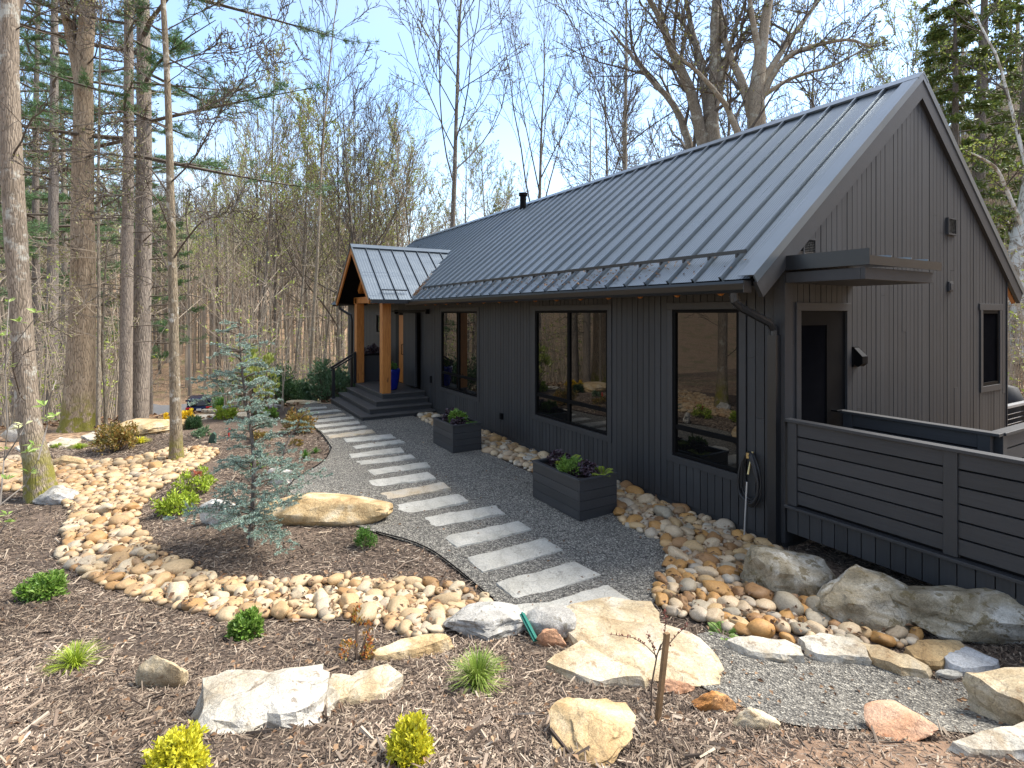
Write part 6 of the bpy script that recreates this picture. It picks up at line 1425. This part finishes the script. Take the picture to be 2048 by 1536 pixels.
m.build('stem', GREYTW, dg); ml.build('leaves', [m_leaf('fresh dogwood leaf', [(.26, .40, .08), (.38, .50, .14), (.48, .56, .24)], trans=.4), CREAMF], dg)

# the wood: individual trees, fewer as they get farther
HT = dict(poplar=24, vase=20, oak=17, green=17, under=8, pole=22, pine=24)
kinds = [('pole', .40), ('poplar', .16), ('vase', .14), ('oak', .10), ('under', .08), ('green', .09), ('pine', .03)]
LAB = {'pole': ('bare_tree', 'thin straight bare pole of a tree'), 'poplar': ('bare_tree', 'tall bare hardwood with few buds'), 'vase': ('bare_tree', 'bare hardwood with fine upswept twigs'), 'oak': ('bare_tree', 'crooked bare hardwood'), 'under': ('understory_tree', 'low young tree with pale buds'), 'green': ('leafing_tree', 'hardwood with yellow green new leaves'), 'pine': ('pine', 'dark green pine')}
r_ = np.random.default_rng(77); cnt = 0; tries = 0
far_spots = []
while cnt < 236 and tries < 20000:
    tries += 1
    u = r_.random(); w = 17 + 78 * u ** 1.25
    a = r_.uniform(-1.0, 1.02) if r_.random() < .42 else r_.uniform(-1.0, -.25); px = CXP + a * FPX; x, y = polar(px, w)
    if 3.0 < x < 14.5 and 1 < y < 24.5: continue
    if pip(DRIVE, np.array([x]), np.array([y]))[0] or (y < 16.5 and x < 5) or (-6 < x < 3 and 17 < y < 56): continue
    if x > 5 and w < 22: continue
    if 430 < px < 600 and w < 24 or 350 < px < 442 and w < 48: continue
    if px < 430 and w < 26 and r_.random() < .6: continue
    dmin = 1.6 if w < 40 else 1.2
    if any((x - p) ** 2 + (y - q) ** 2 < dmin ** 2 for p, q in taken): continue
    kd = r_.choice([k for k, _ in kinds], p=[p for _, p in kinds])
    if kd == 'pine' and px > 420 and px < 1800: kd = 'pole'
    if px > 1780 and r_.random() < .5: kd = 'under' if r_.random() < .6 else 'green'
    taken.append((x, y)); cnt += 1
    reg = 'left of the slender spotted tree' if px < 345 else 'between slender tree and porch' if px < 720 else 'behind the long roof' if px < 1750 else 'on the hillside past the gable'
    dist = 'close' if w < 28 else ('midway' if w < 50 else 'far')
    nm, tx = LAB[kd]; s = r_.uniform(.82, 1.1)
    cap = 9 if px < 470 else (.345 if px < 860 else .50) * r_.uniform(.75, 1.12)
    s = min(s, max(.35, (CZ + cap * w - h1(x, y)) / HT[kd]))
    place(nm, VAR[kd][r_.integers(len(VAR[kd]))], gl(x, y), r_.uniform(0, 6.28), s, f'{tx} {reg}, {dist} away', 'tree', f'{tx} {reg} {dist}')
# far wood that reads as one mass
def low_tree(r_, H, r0, mt):
    tr = np.array([[0, 0, -.3], [r_.normal(0, .1), r_.normal(0, .1), H * .5], [r_.normal(0, .3), r_.normal(0, .3), H]]); m = MB(); m.tube(tr, [r0, r0 * .7, r0 * .12], 4)
    for i in range(11):
        t = r_.uniform(.3, .95); p = tr[0] + (tr[2] - tr[0]) * t; a = r_.uniform(0, 6.28); L = H * .2 * r_.uniform(.4, 1.1) * (1.2 - t); e = p + np.array([math.cos(a) * L, math.sin(a) * L, L * r_.uniform(.5, 1.5)]); m.tube([p, (p + e) / 2 + [0, 0, -.1], e], [r0 * .28, r0 * .18, .02], 3)
        for k in range(3): q = p + (e - p) * r_.uniform(.3, 1); e2 = q + r_.normal(0, .5, 3) * L * .6 + np.array([0, 0, L * .5]); m.tube([q, e2], [r0 * .12, .015], 3)
    return m
protos = [low_tree(r_, 20, .2, 0) for _ in range(8)]; big = MB(); n = 0
while n < 980:
    w = r_.uniform(55, 175); a = r_.uniform(-1.05, 1.05) if r_.random() < .35 else r_.uniform(-1.05, -.2); x, y = polar(CXP + a * FPX, w)
    if pip(DRIVE, np.array([x]), np.array([y]))[0]: continue
    if n > 840: w = r_.uniform(22, 60); an = r_.uniform(1.6, 4.7); v_ = FV * math.cos(an) + RV * math.sin(an); x, y = v_[0] * w, v_[1] * w
    if 780 < n <= 840: w = r_.uniform(56, 130); x, y = polar(r_.uniform(290, 460), w)
    p = protos[r_.integers(8)]; an = r_.uniform(0, 6.28); s = r_.uniform(.7, 1.1); c, sn = math.cos(an) * s, math.sin(an) * s; h = h1(x, y)
    for v, q in zip(p.v, p.q):
        pass
    V = np.concatenate(p.v); Q = np.concatenate(p.q); big.add(np.column_stack([V[:, 0] * c - V[:, 1] * sn + x, V[:, 0] * sn + V[:, 1] * c + y, V[:, 2] * s + h]), Q); n += 1
o = big.build('distant_woods', m_plain('far trunk bark', (.30, .245, .185), .95, var=.35, scale=.4, bmp=0)); tagged(o, 'far bare woods on the rising ground', None, None, 'stuff')
# thin understory brush
brush = MB(); lf = MB()
for i in range(3400):
    w = 13.5 + 45 * r_.random() ** 1.3; a = r_.uniform(-1.0, -.22) if r_.random() < .7 else r_.uniform(.75, 1.05); x, y = polar(CXP + a * FPX, w)
    if (x > 2.2 and x < 14.5 and y < 24 and y > 0) or pip(DRIVE, np.array([x]), np.array([y]))[0] or (270 < CXP + a * FPX < 450 and w < 50) or y < 15.5 and x < 5: continue
    h = h1(x, y); H = r_.uniform(.8, 4.5); tx, ty = r_.normal(0, .18, 2) * H; p = np.array([[x, y, h - .05], [x + tx * .4, y + ty * .4, h + H * .5], [x + tx, y + ty, h + H]]); brush.tube(p, [.012 + .004 * H, .012, .006], 3)
    for k in range(5):
        t = r_.uniform(.3, 1); q = p[0] + (p[2] - p[0]) * t; e = q + np.array([r_.normal(0, .4), r_.normal(0, .4), r_.uniform(0, .5)]) * H * .32; brush.tube([q, e], [.008, .005], 3)
        if r_.random() < .4: lf.leaves(q + (e - q) * r_.uniform(.2, 1, (4, 1)), r_.normal(size=(4, 3)), r_.normal(size=(4, 3)), r_.uniform(.06, .13, 4), .05)
brush.add(np.concatenate(lf.v), None, np.concatenate(lf.t), 1)
o = brush.build('undergrowth', [BARK_TWL, BUDG]); tagged(o, 'tangle of thin pale stems on the woodland floor', None, None, 'stuff')

# ------------------------------------------------------------------ parked car on the driveway
def car(loc, rz, label):
    root = empty('parked_car', loc, label, 'car'); paint = m_plain('navy car paint', (.006, .010, .045), .16, .2, .1, bmp=0); tyre = m_plain('tyre rubber', (.012, .012, .012), .8); red = m_plain('tail lamp red', (.45, .01, .015), .2, bmp=0)
    O = np.array(loc)
    def B(nm, f, mat, par=root, **k):
        m = MB(); f(m); m.v = [v + O for v in m.v]; return m.build(nm, mat, par, **k)
    # body: cross sections along y (rear at -2.3), x half width, sections as (y, z0, z1, half)
    def loft(m, secs):
        ring = []
        for y, z0, z1, hw, ht in secs:
            ring.append([(-hw * .94, y, z0), (-hw, y, z0 + .15), (-hw, y, z1 - .16), (-ht, y, z1), (ht, y, z1), (hw, y, z1 - .16), (hw, y, z0 + .15), (hw * .94, y, z0)])
        n = 8; v = np.array(ring).reshape(-1, 3); q = [(r * n + i, r * n + (i + 1) % n, (r + 1) * n + (i + 1) % n, (r + 1) * n + i) for r in range(len(secs) - 1) for i in range(n)]; k = len(secs) - 1
        m.add(v, q, [(0, i + 1, i) for i in range(1, n - 1)] + [(k * n, k * n + i, k * n + i + 1) for i in range(1, n - 1)])
    B('body', lambda m: loft(m, [(-2.32, .36, .86, .84, .80), (-2.26, .28, 1.04, .93, .84), (-1.6, .24, 1.08, .95, .84), (.7, .24, 1.06, .95, .84), (1.5, .26, 1.0, .94, .78), (2.15, .3, .88, .88, .7), (2.32, .38, .72, .76, .6)]), paint, bevel=.03)
    B('roof', lambda m: loft(m, [(-1.98, 1.0, 1.52, .84, .66), (-1.7, 1.0, 1.66, .85, .66), (-.6, 1.0, 1.72, .86, .66), (.1, 1.0, 1.68, .86, .64), (1.05, 1.0, 1.12, .84, .6)]), paint, bevel=.03)
    gl_ = MAT['glass']
    B('rear_window', lambda m: m.add([(-.66, -2.235, 1.10), (.66, -2.235, 1.10), (.58, -1.985, 1.50), (-.58, -1.985, 1.50), (-.66, -2.1, 1.10), (.66, -2.1, 1.10), (.58, -1.85, 1.50), (-.58, -1.85, 1.50)], [(0, 1, 2, 3), (7, 6, 5, 4), (0, 4, 5, 1), (1, 5, 6, 2), (2, 6, 7, 3), (3, 7, 4, 0)]), gl_)
    for s in (-1, 1):
        B('side_window', lambda m: m.add([(s * .872, -1.6, 1.14), (s * .872, .75, 1.14), (s * .76, .1, 1.55), (s * .76, -1.55, 1.55), (s * .8, -1.6, 1.14), (s * .8, .75, 1.14), (s * .7, .1, 1.55), (s * .7, -1.55, 1.55)], [(0, 1, 2, 3), (7, 6, 5, 4), (0, 4, 5, 1), (1, 5, 6, 2), (2, 6, 7, 3), (3, 7, 4, 0)]), gl_)
        B('tail_light', lambda m: m.box(min(s * .5, s * .93), max(s * .5, s * .93), -2.34, -2.2, .86, 1.0), red, bevel=.02)
        for yy in (-1.45, 1.4):
            a0 = s * .93 - .11; w_ = B('wheel', lambda m: m.tube([(a0, yy, .34), (a0 + .22, yy, .34)], .34, 18, cap=True), tyre)
            m = MB(); m.tube([(s * .93 + s * .105, yy, .34), (s * .93 + s * .12, yy, .34)], .2, 12, cap=True); m.v = [v + O for v in m.v]; m.build('rim', m_plain('alloy', (.3, .3, .3), .4, .8), w_)
        B('mirror', lambda m: m.box(min(s * .95, s * 1.1), max(s * .95, s * 1.1), .5, .62, 1.1, 1.25), paint, bevel=.03)
    B('number_plate', lambda m: m.box(-.17, .17, -2.36, -2.325, .72, .88), m_plain('plate white', (.6, .62, .62), .5))
    B('bumper', lambda m: m.box(-.86, .86, -2.38, -2.2, .34, .52), m_plain('bumper plastic', (.02, .02, .022), .6), bevel=.03)
    B('tow_trim', lambda m: m.box(-.7, .7, -2.395, -2.375, .40, .44), m_plain('silver trim', (.5, .5, .5), .3, .8))
    for ch in root.children: ch.location = (0, 0, 0)
    root.rotation_euler = (0, 0, rz)
x, y = polar(400, 46)
car((x, y, h1(x, y) + .05), -.05, 'dark navy estate car seen from behind, parked on the driveway')
